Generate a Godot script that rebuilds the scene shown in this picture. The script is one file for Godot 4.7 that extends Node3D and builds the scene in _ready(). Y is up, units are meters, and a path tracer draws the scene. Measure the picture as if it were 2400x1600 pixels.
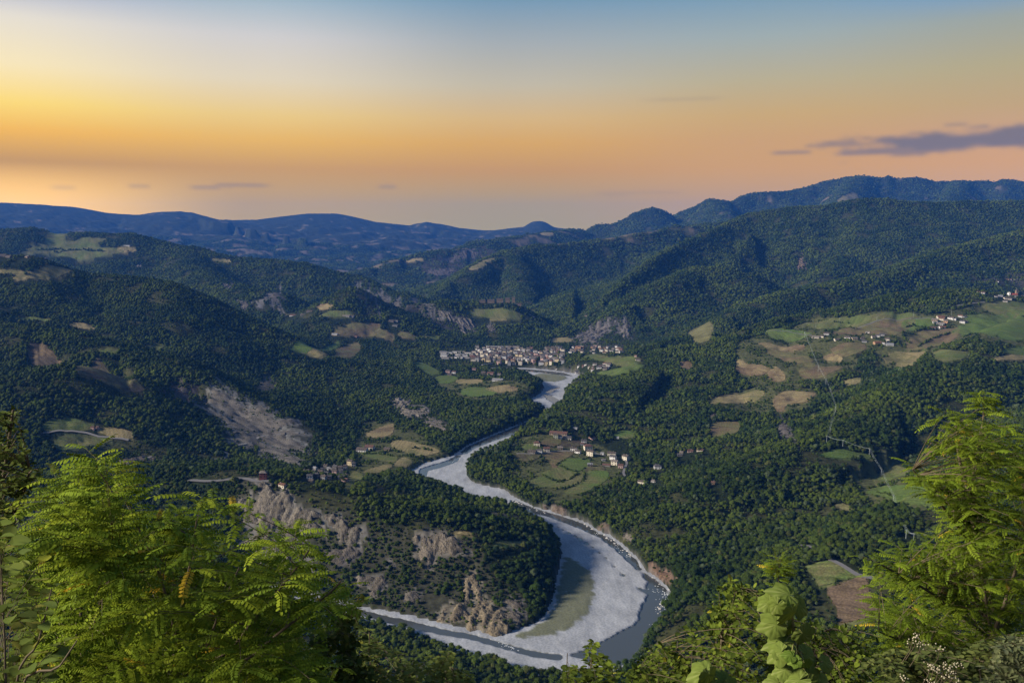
extends Node3D

# ---------------------------------------------------------------- view and helpers
const F := 2078.0
const CP := 0.993373
const SP := 0.114937
const EYE := Vector3(0, 350, 0)

var rng := RandomNumberGenerator.new()
var used := {}

func _ready():
	rng.seed = 41
	make_view()
	make_sky()
	make_materials()
	make_terrain()
	print("terrain ", Time.get_ticks_msec())
	make_river()
	print("river ", Time.get_ticks_msec())
	make_fields()
	make_rocks()
	make_roads()
	print("fields ", Time.get_ticks_msec())
	make_settlements()
	print("houses ", Time.get_ticks_msec())
	make_power_line()
	make_forest()
	print("forest ", Time.get_ticks_msec())
	make_foreground()
	print("foreground ", Time.get_ticks_msec())

var env: Environment
func make_view():
	var cam := Camera3D.new()
	cam.name = "camera"
	cam.position = EYE
	cam.rotation_degrees = Vector3(-6.6, 0, 0)
	cam.fov = 42.11
	cam.near = 0.1
	cam.far = 60000.0
	cam.current = true
	add_child(cam)
	env = Environment.new()
	env.background_mode = Environment.BG_SKY
	env.tonemap_mode = Environment.TONE_MAPPER_LINEAR
	env.tonemap_exposure = 1.5
	env.sdfgi_enabled = true
	env.ssao_enabled = true
	env.ssil_enabled = true
	env.fog_enabled = true
	env.fog_density = 0.000036
	env.fog_light_color = Color(0.27, 0.56, 1.0)
	var we := WorldEnvironment.new()
	we.name = "world"
	we.environment = env
	add_child(we)
	var sun := DirectionalLight3D.new()
	sun.name = "sun"
	sun.light_energy = 1.55
	sun.light_color = Color(1.0, 0.955, 0.89)
	sun.light_angular_distance = 12.0
	sun.shadow_enabled = true
	sun.rotation_degrees = Vector3(-26, -80, 0)
	add_child(sun)

func ray(px: float, py: float) -> Vector3:
	var xn := (px - 1200.0) / F
	var yn := (800.0 - py) / F
	var k := CP + yn * SP
	return Vector3(xn, yn * CP - SP, -k) / k

# a point of the place: picture column, picture row, metres into the distance
func at(px: float, py: float, z: float) -> Vector3:
	return EYE + ray(px, py) * z

func numbered(n: String) -> String:
	if not used.has(n):
		used[n] = 0
		return n
	used[n] += 1
	return "%s_%03d" % [n, used[n]]

func tag(o: Node, label := "", category := "", group := "", kind := ""):
	if label: o.set_meta("label", label)
	if category: o.set_meta("category", category)
	if group: o.set_meta("group", group)
	if kind: o.set_meta("kind", kind)
	return o

func thing(called: String, where: Vector3, label: String, category: String, group := "") -> Node3D:
	var o := Node3D.new()
	o.name = numbered(called)
	add_child(o)
	o.position = where
	tag(o, label, category, group)
	return o

func put(mesh: Mesh, called: String, mat: Material, parent: Node = null) -> MeshInstance3D:
	var o := MeshInstance3D.new()
	o.mesh = mesh
	if mat: o.material_override = mat
	o.cast_shadow = GeometryInstance3D.SHADOW_CASTING_SETTING_ON
	if parent:
		o.name = called
		parent.add_child(o, true)
	else:
		o.name = numbered(called)
		add_child(o)
	return o

func arrays_mesh(v: PackedVector3Array, n: PackedVector3Array, idx: PackedInt32Array, col := PackedColorArray(), uv := PackedVector2Array()) -> ArrayMesh:
	var a := []
	a.resize(Mesh.ARRAY_MAX)
	a[Mesh.ARRAY_VERTEX] = v
	if n.size(): a[Mesh.ARRAY_NORMAL] = n
	if col.size(): a[Mesh.ARRAY_COLOR] = col
	if uv.size(): a[Mesh.ARRAY_TEX_UV] = uv
	a[Mesh.ARRAY_INDEX] = idx
	var m := ArrayMesh.new()
	m.add_surface_from_arrays(Mesh.PRIMITIVE_TRIANGLES, a)
	return m

# turns every face so that its front agrees with its normals
func faced(v: PackedVector3Array, n: PackedVector3Array, idx: PackedInt32Array) -> PackedInt32Array:
	for i in range(0, idx.size(), 3):
		var a := idx[i]
		var b := idx[i + 1]
		var c := idx[i + 2]
		if (v[b] - v[a]).cross(v[c] - v[a]).dot(n[a] + n[b] + n[c]) > 0.0:
			idx[i + 1] = c
			idx[i + 2] = b
	return idx

func smooth(a: float, b: float, x: float) -> float:
	return smoothstep(a, b, x)

# ---------------------------------------------------------------- sky
const SKY_EL := [0.0, 2.0, 4.3, 6.0, 7.5, 9.5, 12.0, 14.5, 25.0, 50.0, 90.0]
var sky_table := {
	-180: [[160,146,148],[174,150,146],[165,140,145],[160,142,148],[150,145,152],[140,146,158],[125,140,160],[110,135,165],[92,122,160],[75,105,150],[66,94,140]],
	-110: [[172,152,140],[184,154,136],[190,155,125],[195,165,135],[190,170,145],[178,170,160],[155,162,175],[135,152,176],[105,132,168],[78,108,152],[66,94,140]],
	-60: [[190,160,135],[212,160,118],[248,185,92],[255,215,110],[255,232,150],[252,236,188],[240,230,212],[218,216,214],[165,180,200],[95,125,165],[66,94,140]],
	-30: [[355,274,86],[355,274,86],[223,165,31],[267,199,33],[273,234,103],[264,243,186],[241,232,212],[139,162,210],[150,170,195],[88,118,160],[66,94,140]],
	-16: [[227,191,56],[231,187,54],[227,169,47],[253,195,62],[252,215,123],[239,223,187],[218,214,208],[155,183,198],[128,152,178],[80,110,155],[66,94,140]],
	0: [[206,181,68],[209,178,64],[222,164,51],[235,178,63],[230,191,116],[206,194,163],[173,179,177],[124,158,180],[106,138,168],[75,105,150],[66,94,140]],
	16: [[222,181,85],[227,178,82],[230,172,74],[222,171,92],[216,177,102],[196,182,138],[166,178,173],[122,159,182],[106,138,168],[75,105,150],[66,94,140]],
	30: [[238,185,103],[240,185,101],[236,176,92],[220,171,111],[206,173,110],[190,176,126],[163,170,157],[64,154,219],[106,138,168],[75,105,150],[66,94,140]],
	70: [[180,158,152],[196,158,148],[190,150,145],[180,148,138],[165,148,140],[150,150,150],[135,150,160],[115,140,165],[92,122,160],[75,105,150],[66,94,140]],
	120: [[160,146,148],[174,150,146],[165,140,145],[160,142,148],[150,145,152],[140,146,158],[125,140,160],[110,135,165],[92,122,160],[75,105,150],[66,94,140]],
	180: [[160,146,148],[174,150,146],[165,140,145],[160,142,148],[150,145,152],[140,146,158],[125,140,160],[110,135,165],[92,122,160],[75,105,150],[66,94,140]],
}
var sky_lin := []
var sky_az := []

func sky_color(az: float, el: float) -> Color:
	el = maxf(el, 0.0)
	var i := 0
	while i < sky_az.size() - 2 and az > sky_az[i + 1]: i += 1
	var j := 0
	while j < SKY_EL.size() - 2 and el > SKY_EL[j + 1]: j += 1
	var s: float = clampf((az - sky_az[i]) / (sky_az[i + 1] - sky_az[i]), 0, 1)
	var t: float = clampf((el - SKY_EL[j]) / (SKY_EL[j + 1] - SKY_EL[j]), 0, 1)
	s = s * s * (3.0 - 2.0 * s)
	var a: Color = sky_lin[i][j].lerp(sky_lin[i][j + 1], t)
	var b: Color = sky_lin[i + 1][j].lerp(sky_lin[i + 1][j + 1], t)
	return a.lerp(b, s)

# thin evening clouds: [picture column, row, half width, half height, strength]
var clouds := [[2290, 328, 380, 24, 1.0], [2130, 350, 210, 15, 0.85], [1990, 336, 140, 7, 0.7], [2420, 318, 210, 30, 1.0], [1850, 356, 62, 4.5, 0.75], [1805, 369, 38, 3.0, 0.6], [1985, 384, 34, 2.5, 0.45],
	[2335, 284, 70, 3, 0.5], [2240, 293, 30, 4, 0.5], [2390, 273, 50, 2.5, 0.5], [1590, 232, 110, 5, 0.22], [530, 436, 105, 5, 0.55], [470, 441, 50, 5, 0.5], [325, 436, 40, 4, 0.4], [170, 438, 60, 3, 0.3], [910, 436, 33, 5, 0.45], [1480, 452, 190, 6, 0.16]]

func make_sky():
	for az in sky_table:
		sky_az.append(float(az))
		var row := []
		for c in sky_table[az]:
			row.append(Color(c[0] / 255.0, c[1] / 255.0, c[2] / 255.0).srgb_to_linear())
		sky_lin.append(row)
	var small := Image.create_empty(512, 256, false, Image.FORMAT_RGBF)
	for y in 256:
		var el := 90.0 - (y + 0.5) / 256.0 * 180.0
		for x in 512:
			small.set_pixel(x, y, sky_color((x + 0.5) / 512.0 * 360.0 - 180.0, el))
	small.resize(2048, 1024, Image.INTERPOLATE_CUBIC)
	var wisp := FastNoiseLite.new()
	wisp.seed = 5
	wisp.frequency = 0.012
	wisp.fractal_octaves = 4
	for y in range(420, 513):
		var el := 90.0 - (y + 0.5) / 1024.0 * 180.0
		for x in range(820, 1240):
			var az := (x + 0.5) / 2048.0 * 360.0 - 180.0
			var c := sky_color(az, el)
			var d := Vector3(sin(deg_to_rad(az)) * cos(deg_to_rad(el)), sin(deg_to_rad(el)), -cos(deg_to_rad(az)) * cos(deg_to_rad(el)))
			var fz := -d.z * CP - d.y * SP
			var px := 1200.0 + d.x / fz * F
			var py := 800.0 - (d.y * CP - d.z * SP) / fz * F
			var cover := 0.0
			for k in clouds:
				var dx: float = (px - k[0]) / k[2]
				var dy: float = (py - k[1] + (px - k[0]) * 0.03) / k[3]
				if absf(dx) > 1.5 or absf(dy) > 1.9: continue
				var q: float = 1.0 - sqrt(dx * dx + dy * dy) + 0.45 * wisp.get_noise_2d(px * 0.4, py * 3.0) + 0.15 * wisp.get_noise_2d(px * 1.6 + 400.0, py * 7.0)
				cover = maxf(cover, k[4] * smoothstep(0.0, 0.45, q))
			var grey := Color(122 / 255.0, 114 / 255.0, 112 / 255.0).srgb_to_linear()
			small.set_pixel(x, y, c.lerp(grey, cover * 0.9))
	var pm := PanoramaSkyMaterial.new()
	var turned := Image.create_empty(2048, 1024, false, Image.FORMAT_RGBF)
	turned.blit_rect(small, Rect2i(1024, 0, 1024, 1024), Vector2i(0, 0))
	turned.blit_rect(small, Rect2i(0, 0, 1024, 1024), Vector2i(1024, 0))
	pm.panorama = ImageTexture.create_from_image(turned)
	pm.energy_multiplier = 0.667
	var sky := Sky.new()
	sky.sky_material = pm
	env.sky = sky

# ---------------------------------------------------------------- materials
var M := {}

func srgb(r: float, g: float, b: float) -> Color:
	return Color(r, g, b).linear_to_srgb()

func noise_tex(freq: float, lo: float, hi: float, sd: int, size := 512, oct := 4) -> NoiseTexture2D:
	var n := FastNoiseLite.new()
	n.seed = sd
	n.frequency = freq
	n.fractal_octaves = oct
	var g := Gradient.new()
	g.set_color(0, Color(lo, lo, lo))
	g.set_color(1, Color(hi, hi, hi))
	var t := NoiseTexture2D.new()
	t.width = size
	t.height = size
	t.seamless = true
	t.noise = n
	t.color_ramp = g
	return t

func mat(c: Color, rough := 0.9) -> StandardMaterial3D:
	var m := StandardMaterial3D.new()
	m.albedo_color = c
	m.roughness = rough
	m.metallic_specular = 0.3
	return m

func leaf_mat(c: Color, back := 0.5, rough := 0.55) -> StandardMaterial3D:
	var m := mat(c, rough)
	m.metallic_specular = 0.12
	m.vertex_color_use_as_albedo = true
	m.cull_mode = BaseMaterial3D.CULL_DISABLED
	m.backlight_enabled = back > 0.0
	m.backlight = Color(back, back, back * 0.5)
	return m

func ground_mat(scale: float, lo: float, hi: float, sd: int, bump := 0.0, oct := 5) -> StandardMaterial3D:
	var m := mat(Color.WHITE, 0.95)
	m.metallic_specular = 0.15
	m.vertex_color_use_as_albedo = true
	m.albedo_texture = noise_tex(0.02, lo, hi, sd, 512, oct)
	m.uv1_triplanar = true
	m.uv1_world_triplanar = true
	m.uv1_scale = Vector3.ONE * scale
	if bump > 0.0:
		m.heightmap_enabled = true
		m.heightmap_texture = noise_tex(0.02, 0.0, 1.0, sd + 1, 512, oct)
		m.heightmap_scale = bump
	return m

func make_materials():
	M.ground = ground_mat(0.011, 0.55, 1.0, 3)
	M.gravel = ground_mat(0.035, 0.78, 1.0, 8, 12.0, 6)
	M.field = ground_mat(0.03, 0.62, 1.0, 12, 12.0, 5)
	M.rock = ground_mat(0.05, 0.4, 1.0, 17, 60.0, 6)
	M.road = ground_mat(0.1, 0.85, 1.0, 19)
	M.crown = leaf_mat(Color.WHITE, 0.0, 0.8)
	M.bark = mat(srgb(0.09, 0.07, 0.05))
	M.water = mat(srgb(0.060, 0.064, 0.062), 0.10)
	M.water.metallic_specular = 0.5
	var wn := noise_tex(0.03, 0.0, 1.0, 23, 512, 4)
	M.water.heightmap_enabled = true
	M.water.heightmap_texture = wn
	M.water.heightmap_scale = 0.6
	M.water.uv1_triplanar = true
	M.water.uv1_world_triplanar = true
	M.water.uv1_scale = Vector3.ONE * 0.06

# ---------------------------------------------------------------- terrain
# Crest lines of the hills: name, slope of the side nearer than the crest, slope of the far side, rounding in metres, points [column, row, distance]
var ridges := [
	["far range", 0.115, 0.2, 60.0, [[-300,468,12500],[0,473,12500],[100,478,12500],[170,484,12600],[250,497,12800],[330,502,12800],[395,497,12600],[415,493,12500],[440,497,12600],[495,513,13000],[600,515,13200],[660,507,13200],[720,500,13200],[790,500,13200],[830,508,13200],[880,520,13300],[960,527,13300],[1000,518,13000],[1040,526,13200],[1080,533,13400],[1130,538,13400],[1180,536,13300],[1228,532,13000],[1241,522,12900],[1252,518,12900],[1270,517,12900],[1284,523,12900],[1300,534,13000],[1340,538,13200],[1450,542,13200]]],
	["far spur", 0.13, 0.2, 50.0, [[415,493,12500],[497,516,11400],[579,536,10600],[690,556,10000],[800,585,9400]]],
	["far spur", 0.13, 0.2, 50.0, [[760,500,13200],[840,535,11800],[930,560,10600],[1010,575,9800]]],
	["far spur", 0.13, 0.2, 50.0, [[60,476,12500],[150,520,11000],[260,545,9800],[380,575,8800]]],
	["high range", 0.30, 0.4, 30.0, [[1290,546,8300],[1340,536,8300],[1420,522,8500],[1470,505,8600],[1510,487,8700],[1530,482,8700],[1560,490,8700],[1600,498,8800],[1640,480,8900],[1660,464,8900],[1672,463,8900],[1695,469,8900],[1740,455,9000],[1800,445,9100],[1880,437,9200],[1900,432,9200],[1960,417,9300],[2010,409,9300],[2040,411,9300],[2072,414,9300],[2082,407,9300],[2096,415,9300],[2150,411,9300],[2190,420,9300],[2220,423,9300],[2290,420,9300],[2330,424,9200],[2350,417,9200],[2375,418,9200],[2400,423,9200],[2700,425,9200]]],
	["high spur", 0.3, 0.3, 40.0, [[1672,463,8900],[1700,500,8000],[1720,530,7300]]],
	["high spur", 0.3, 0.3, 40.0, [[2010,409,9300],[1980,455,8200],[1960,490,7400]]],
	["high spur", 0.3, 0.3, 40.0, [[2240,422,9300],[2230,455,8200],[2220,490,7400]]],
	["middle ridge", 0.24, 0.3, 60.0, [[800,660,5600],[835,642,5800],[870,626,6000],[930,608,6200],[1000,590,6400],[1080,577,6600],[1130,562,6800],[1200,555,7000],[1280,544,7400],[1345,537,8000]]],
	["centre hill", 0.42, 0.5, 50.0, [[985,705,4200],[1040,676,4400],[1090,640,4600],[1140,605,4900],[1200,582,5100],[1260,572,5200],[1330,568,5300],[1400,560,5400],[1470,548,5500],[1540,537,5600],[1600,527,5700],[1700,520,5800],[1850,500,5900]]],
	["centre spur", 0.42, 0.42, 30.0, [[1200,582,5100],[1225,660,4500],[1250,730,4000]]],
	["great hill", 0.40, 0.5, 60.0, [[1350,755,3250],[1390,722,3400],[1420,690,3550],[1480,640,3800],[1540,595,4100],[1600,565,4400],[1660,540,4600],[1720,513,4800],[1780,495,4900],[1850,483,4900],[1930,480,4900],[1990,468,4900],[2030,463,4900],[2080,465,4900],[2120,470,4900],[2200,473,4900],[2260,470,4900],[2330,470,4900],[2400,468,4900],[2750,462,4900]]],
	["great spur", 0.36, 0.36, 50.0, [[1780,495,4900],[1720,590,4300],[1660,660,3800]]],
	["great spur", 0.36, 0.36, 50.0, [[2050,464,4900],[2010,560,4400],[1930,640,3900]]],
	["great spur", 0.36, 0.36, 50.0, [[2300,470,4900],[2180,560,4500],[2120,610,4200]]],
	["lower ridge", 0.36, 0.4, 40.0, [[1470,720,3250],[1540,668,3450],[1600,643,3600],[1637,625,3700],[1702,626,3700],[1746,640,3650],[1800,668,3600]]],
	["lower ridge", 0.36, 0.4, 40.0, [[1700,745,2900],[1760,712,3000],[1820,690,3050],[1910,671,3150],[2010,650,3250],[2111,622,3400],[2179,598,3500],[2230,581,3600],[2315,561,3700],[2400,540,3800],[2700,490,4000]]],
	["plateau", 0.155, 0.4, 40.0, [[1362,900,1960],[1447,877,2080],[1515,847,2230],[1570,812,2350],[1620,790,2400],[1770,767,2350],[1872,740,2380],[1957,723,2420],[2026,709,2440],[2104,690,2460],[2179,680,2480],[2264,680,2500],[2332,692,2500],[2400,699,2500],[2700,700,2550]]],
	["hamlet spur", 0.22, 0.15, 25.0, [[1125,1112,1290],[1160,1085,1330],[1205,1056,1385],[1300,998,1530],[1400,943,1690],[1550,868,1930],[1700,805,2180]]],
	["plateau flank", 0.2, 0.15, 40.0, [[1440,945,1760],[1540,905,1840],[1640,878,1900],[1780,850,1960],[1950,800,2080]]],
	["near right ridge", 0.22, 0.42, 25.0, [[1540,1245,985],[1600,1190,1040],[1685,1148,1095],[1743,1100,1150],[1838,1056,1200],[1906,1032,1250],[2000,992,1340],[2100,910,1490],[2250,812,1790],[2400,740,2150]]],
	["right bench", 0.16, 0.3, 30.0, [[1780,1400,735],[1900,1350,770],[2050,1280,810],[2200,1190,890],[2400,1060,1040],[2700,900,1300]]],
	["left far hill", 0.30, 0.4, 50.0, [[-300,545,4600],[0,537,4600],[75,532,4600],[130,546,4600],[200,544,4600],[280,548,4600],[310,545,4600],[340,555,4550],[400,569,4500],[450,581,4450],[500,591,4400],[560,604,4350],[650,608,4300],[720,617,4250],[800,640,4150],[860,652,4100],[900,672,4000],[945,692,3900]]],
	["left far spur", 0.3, 0.3, 40.0, [[430,575,4480],[450,625,4000],[520,660,3600],[640,690,3300]]],
	["castle ridge", 0.38, 0.45, 20.0, [[740,716,3150],[790,690,3180],[831,670,3200],[880,692,3220],[930,714,3240],[985,708,3260],[1040,700,3280],[1093,706,3300],[1150,707,3300],[1192,706,3290],[1215,726,3240],[1260,748,3200],[1310,768,3120],[1345,795,3000]]],
	["left middle hill", 0.30, 0.4, 40.0, [[-300,585,2650],[0,598,2600],[68,601,2600],[112,612,2600],[140,624,2600],[204,642,2600],[272,645,2570],[409,663,2500],[494,700,2470],[579,744,2440],[681,789,2370],[783,838,2280],[880,880,2150],[960,915,2000]]],
	["left hill", 0.30, 0.35, 40.0, [[-300,740,1950],[0,764,1920],[70,764,1900],[150,779,1880],[260,806,1820],[380,840,1760]]],
	["scar spur", 0.42, 0.40, 18.0, [[380,850,1720],[450,868,1700],[524,905,1650],[613,946,1600],[664,976,1550],[705,1006,1500],[735,1058,1440],[770,1085,1400]]],
	["left near hill", 0.36, 0.4, 30.0, [[-300,900,1480],[0,880,1480],[100,864,1500],[170,857,1520],[260,880,1540],[340,905,1550]]],
	["cliff spur", 0.62, 0.22, 14.0, [[120,1120,1090],[300,1105,1070],[450,1105,1045],[560,1112,1010],[615,1118,990],[700,1139,970],[800,1164,950],[900,1184,935],[1000,1200,922],[1080,1230,905],[1150,1270,885],[1230,1306,868],[1285,1338,855]]],
]
const NU := 860
const NV := 860
const UMAX := 0.82
const S0 := 22.0
const S1 := 16500.0
const BACK := 40.0
const CU := 440
const CV := 300
var KV := log(S1 / S0) / (NV - 1)
var hgt := PackedFloat32Array()
var tone := PackedColorArray()
var ban := PackedByteArray()      # 0 woods, 1 open, 2 bare rock with a few bushes, 3 river, 4 gardens, 5 scrub
var seen := PackedByteArray()
var rid := []

# outline of the stony river bed, in picture points; all of it lies at the river's level
var bed := [[1140,862],[1235,862],[1300,868],[1345,874],[1368,884],[1374,895],[1364,905],[1338,912],[1322,921],[1324,932],[1334,946],[1312,956],[1292,974],[1262,992],[1238,1008],[1222,1016],[1200,1040],[1150,1058],[1106,1072],[1094,1081],[1090,1095],[1093,1115],[1104,1130],[1130,1137],[1177,1147],[1212,1170],[1255,1190],[1290,1197],[1314,1208],[1348,1215],[1382,1228],[1403,1246],[1430,1253],[1450,1270],[1472,1288],[1495,1309],[1512,1336],[1534,1350],[1566,1378],[1574,1403],[1564,1443],[1540,1478],[1510,1520],[1490,1570],[1440,1610],[1330,1610],[1240,1590],[1180,1568],[1110,1540],[1046,1517],[980,1492],[918,1471],[840,1452],[740,1425],[640,1400],[560,1395],[560,1360],[650,1372],[760,1400],[878,1430],[969,1446],[1046,1466],[1122,1482],[1165,1494],[1200,1484],[1255,1462],[1284,1440],[1299,1392],[1316,1306],[1320,1293],[1291,1263],[1262,1245],[1238,1228],[1222,1211],[1175,1196],[1107,1188],[1088,1176],[1036,1158],[990,1138],[966,1126],[955,1114],[961,1104],[1004,1083],[1050,1073],[1076,1060],[1094,1045],[1140,1025],[1207,998],[1275,974],[1282,962],[1256,960],[1236,939],[1268,922],[1274,909],[1250,893],[1232,882],[1215,872],[1140,868]]
# where water runs
var pools := [
	[[1196,1170],[1225,1180],[1258,1193],[1300,1205],[1345,1219],[1380,1233],[1400,1250],[1428,1258],[1448,1275],[1470,1293],[1490,1312],[1508,1340],[1532,1356],[1562,1382],[1570,1404],[1560,1440],[1535,1475],[1500,1520],[1470,1560],[1400,1560],[1380,1545],[1260,1528],[1235,1524],[1170,1506],[1110,1488],[1040,1475],[960,1455],[870,1436],[760,1406],[650,1378],[560,1368],[560,1376],[650,1386],[760,1412],[870,1448],[960,1472],[1040,1488],[1100,1497],[1180,1519],[1250,1538],[1290,1545],[1310,1545],[1380,1522],[1425,1500],[1456,1482],[1490,1466],[1500,1452],[1504,1430],[1510,1418],[1520,1398],[1518,1382],[1522,1364],[1508,1346],[1478,1318],[1448,1290],[1411,1261],[1375,1245],[1332,1228],[1291,1213],[1251,1202],[1210,1189]],
	[[985,1100],[1010,1092],[1050,1080],[1085,1062],[1070,1082],[1040,1094],[1000,1104],[1000,1118],[1040,1140],[1090,1160],[1150,1180],[1200,1192],[1160,1189],[1095,1170],[1040,1150],[990,1125]],
	[[1080,1060],[1096,1047],[1140,1028],[1205,1001],[1250,983],[1280,976],[1240,1000],[1200,1020],[1150,1036],[1110,1052],[1092,1066]],
	[[1140,864],[1240,865],[1320,873],[1345,882],[1320,880],[1240,871],[1140,867]],
	[[1278,920],[1290,913],[1318,906],[1300,914],[1290,922]],
	[[1276,925],[1290,926],[1305,934],[1330,948],[1318,955],[1298,945],[1282,935]],
	[[1496,1400],[1512,1386],[1508,1370],[1500,1372],[1504,1388]],
	[[1262,1215],[1300,1232],[1345,1256],[1392,1286],[1430,1318],[1462,1352],[1480,1392],[1483,1391],[1466,1350],[1433,1315],[1394,1283],[1347,1253],[1301,1230]],
	[[1060,1150],[1110,1170],[1160,1186],[1210,1204],[1250,1226],[1290,1252],[1292,1250],[1252,1223],[1211,1202],[1160,1184],[1110,1168]],
	[[1398,1340],[1420,1380],[1428,1420],[1410,1455],[1360,1482],[1361,1484],[1413,1457],[1431,1421],[1423,1379],[1400,1338]],
	[[1382,1296],[1386,1300],[1383,1318],[1386,1340],[1380,1342],[1379,1320]],
]
# the overgrown bar inside the bend
var bar := [[1322,1304],[1345,1312],[1362,1325],[1385,1342],[1393,1365],[1390,1400],[1385,1430],[1362,1455],[1340,1475],[1300,1488],[1220,1499],[1195,1494],[1240,1478],[1280,1455],[1300,1420],[1305,1390]]
var bar_far := [[1244,882],[1262,876],[1300,878],[1325,882],[1330,888],[1300,896],[1270,894]]

const RX0 := -620.0
const RZ0 := 640.0
const RS := 2.0
const RW := 560
const RH := 1150
var bed_near := PackedByteArray()
var bed_mask := PackedByteArray()
var water_mask := PackedByteArray()
var bar_mask := PackedByteArray()

func level_point(p) -> Vector2:
	var r := ray(p[0], p[1])
	var z := EYE.y / -r.y
	return Vector2(r.x * z, z)

func fill_poly(im: Image, poly: Array):
	var pts := []
	for p in poly:
		var q := level_point(p)
		pts.append(Vector2((q.x - RX0) / RS, (q.y - RZ0) / RS))
	for y in RH:
		var xs := []
		for i in pts.size():
			var a: Vector2 = pts[i]
			var b: Vector2 = pts[(i + 1) % pts.size()]
			if (a.y <= y) != (b.y <= y):
				xs.append(a.x + (y - a.y) / (b.y - a.y) * (b.x - a.x))
		xs.sort()
		for k in range(0, xs.size() - 1, 2):
			var x0 := int(ceil(xs[k]))
			var x1 := int(floor(xs[k + 1]))
			if x1 >= x0:
				im.fill_rect(Rect2i(x0, y, x1 - x0 + 1, 1), Color.WHITE)

func blurred(im: Image, by: int) -> PackedByteArray:
	var c: Image = im.duplicate()
	c.resize(maxi(RW / by, 2), maxi(RH / by, 2), Image.INTERPOLATE_LANCZOS)
	c.resize(RW, RH, Image.INTERPOLATE_CUBIC)
	return c.get_data()

func masked(a: PackedByteArray, x: float, z: float) -> float:
	var fx := (x - RX0) / RS
	var fz := (z - RZ0) / RS
	var i := int(floor(fx))
	var j := int(floor(fz))
	if i < 0 or j < 0 or i >= RW - 1 or j >= RH - 1: return 0.0
	fx -= i
	fz -= j
	var k := j * RW + i
	return lerpf(lerpf(a[k], a[k + 1], fx), lerpf(a[k + RW], a[k + RW + 1], fx), fz) / 255.0

func make_masks():
	var im := Image.create_empty(RW, RH, false, Image.FORMAT_L8)
	fill_poly(im, bed)
	bed_mask = blurred(im, 2)
	bed_near = blurred(im, 14)
	im = Image.create_empty(RW, RH, false, Image.FORMAT_L8)
	for p in pools: fill_poly(im, p)
	water_mask = blurred(im, 3)
	im = Image.create_empty(RW, RH, false, Image.FORMAT_L8)
	fill_poly(im, bar)
	fill_poly(im, bar_far)
	bar_mask = blurred(im, 4)

var gaps := FastNoiseLite.new()   # thinner places in the woods

func base_height(x: float, z: float) -> Vector2:
	var h := 4.0 + maxf(0.0, z - 3200.0) * 0.011
	var deep := 60.0
	# the hill the viewer stands on
	var d0 := sqrt(z * z * (1.0 if z > 0.0 else 0.02) + 0.02 * x * x)
	var own := 348.3 - 0.60 * d0 - 0.03 * absf(x)
	if own > h:
		h = own
		deep = 0.0
	for r in rid:
		if x < r.lo.x or x > r.hi.x or z < r.lo.y or z > r.hi.y: continue
		var best := -1e9
		var drop := 0.0
		var p: PackedVector3Array = r.pts
		for i in p.size() - 1:
			var ax := p[i].x
			var az := p[i].z
			var bx := p[i + 1].x - ax
			var bz := p[i + 1].z - az
			var t := clampf(((x - ax) * bx + (z - az) * bz) / (bx * bx + bz * bz), 0.0, 1.0)
			var dx := x - ax - t * bx
			var dz := z - az - t * bz
			var d := sqrt(dx * dx + dz * dz)
			var s: float = r.near if dz < 0.0 else r.far
			if absf(dz) < 0.35 * d: s = lerpf(r.far, r.near, 0.5 - dz / (0.7 * d + 0.001))
			var dr: float = s * (sqrt(d * d + r.round * r.round) - r.round)
			var c := lerpf(p[i].y, p[i + 1].y, t) - dr
			if c > best:
				best = c
				drop = dr
		if r.across:
			var u := x / maxf(z, 1.0)
			var us: PackedFloat32Array = r.us
			var n := us.bsearch(u)
			if n > 0 and n < us.size():
				var t := (u - us[n - 1]) / (us[n] - us[n - 1])
				var dz := z - lerpf(p[n - 1].z, p[n].z, t)
				var s: float = r.near if dz < 0.0 else r.far
				var dr: float = s * (sqrt(dz * dz + r.round * r.round) - r.round)
				var w := exp(-absf(dz) / (0.05 * z + 120.0))
				best = lerpf(best, lerpf(p[n - 1].y, p[n].y, t) - dr, w)
				drop = lerpf(drop, dr, w)
		var k := 14.0 + z * 0.004
		var m := maxf(h, best)
		var over := maxf(k - absf(h - best), 0.0) / k
		if best > h: deep = drop
		h = m + over * over * k * 0.25 * smoothstep(0.0, 30.0, minf(deep, drop))
	return Vector2(h, deep)

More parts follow.
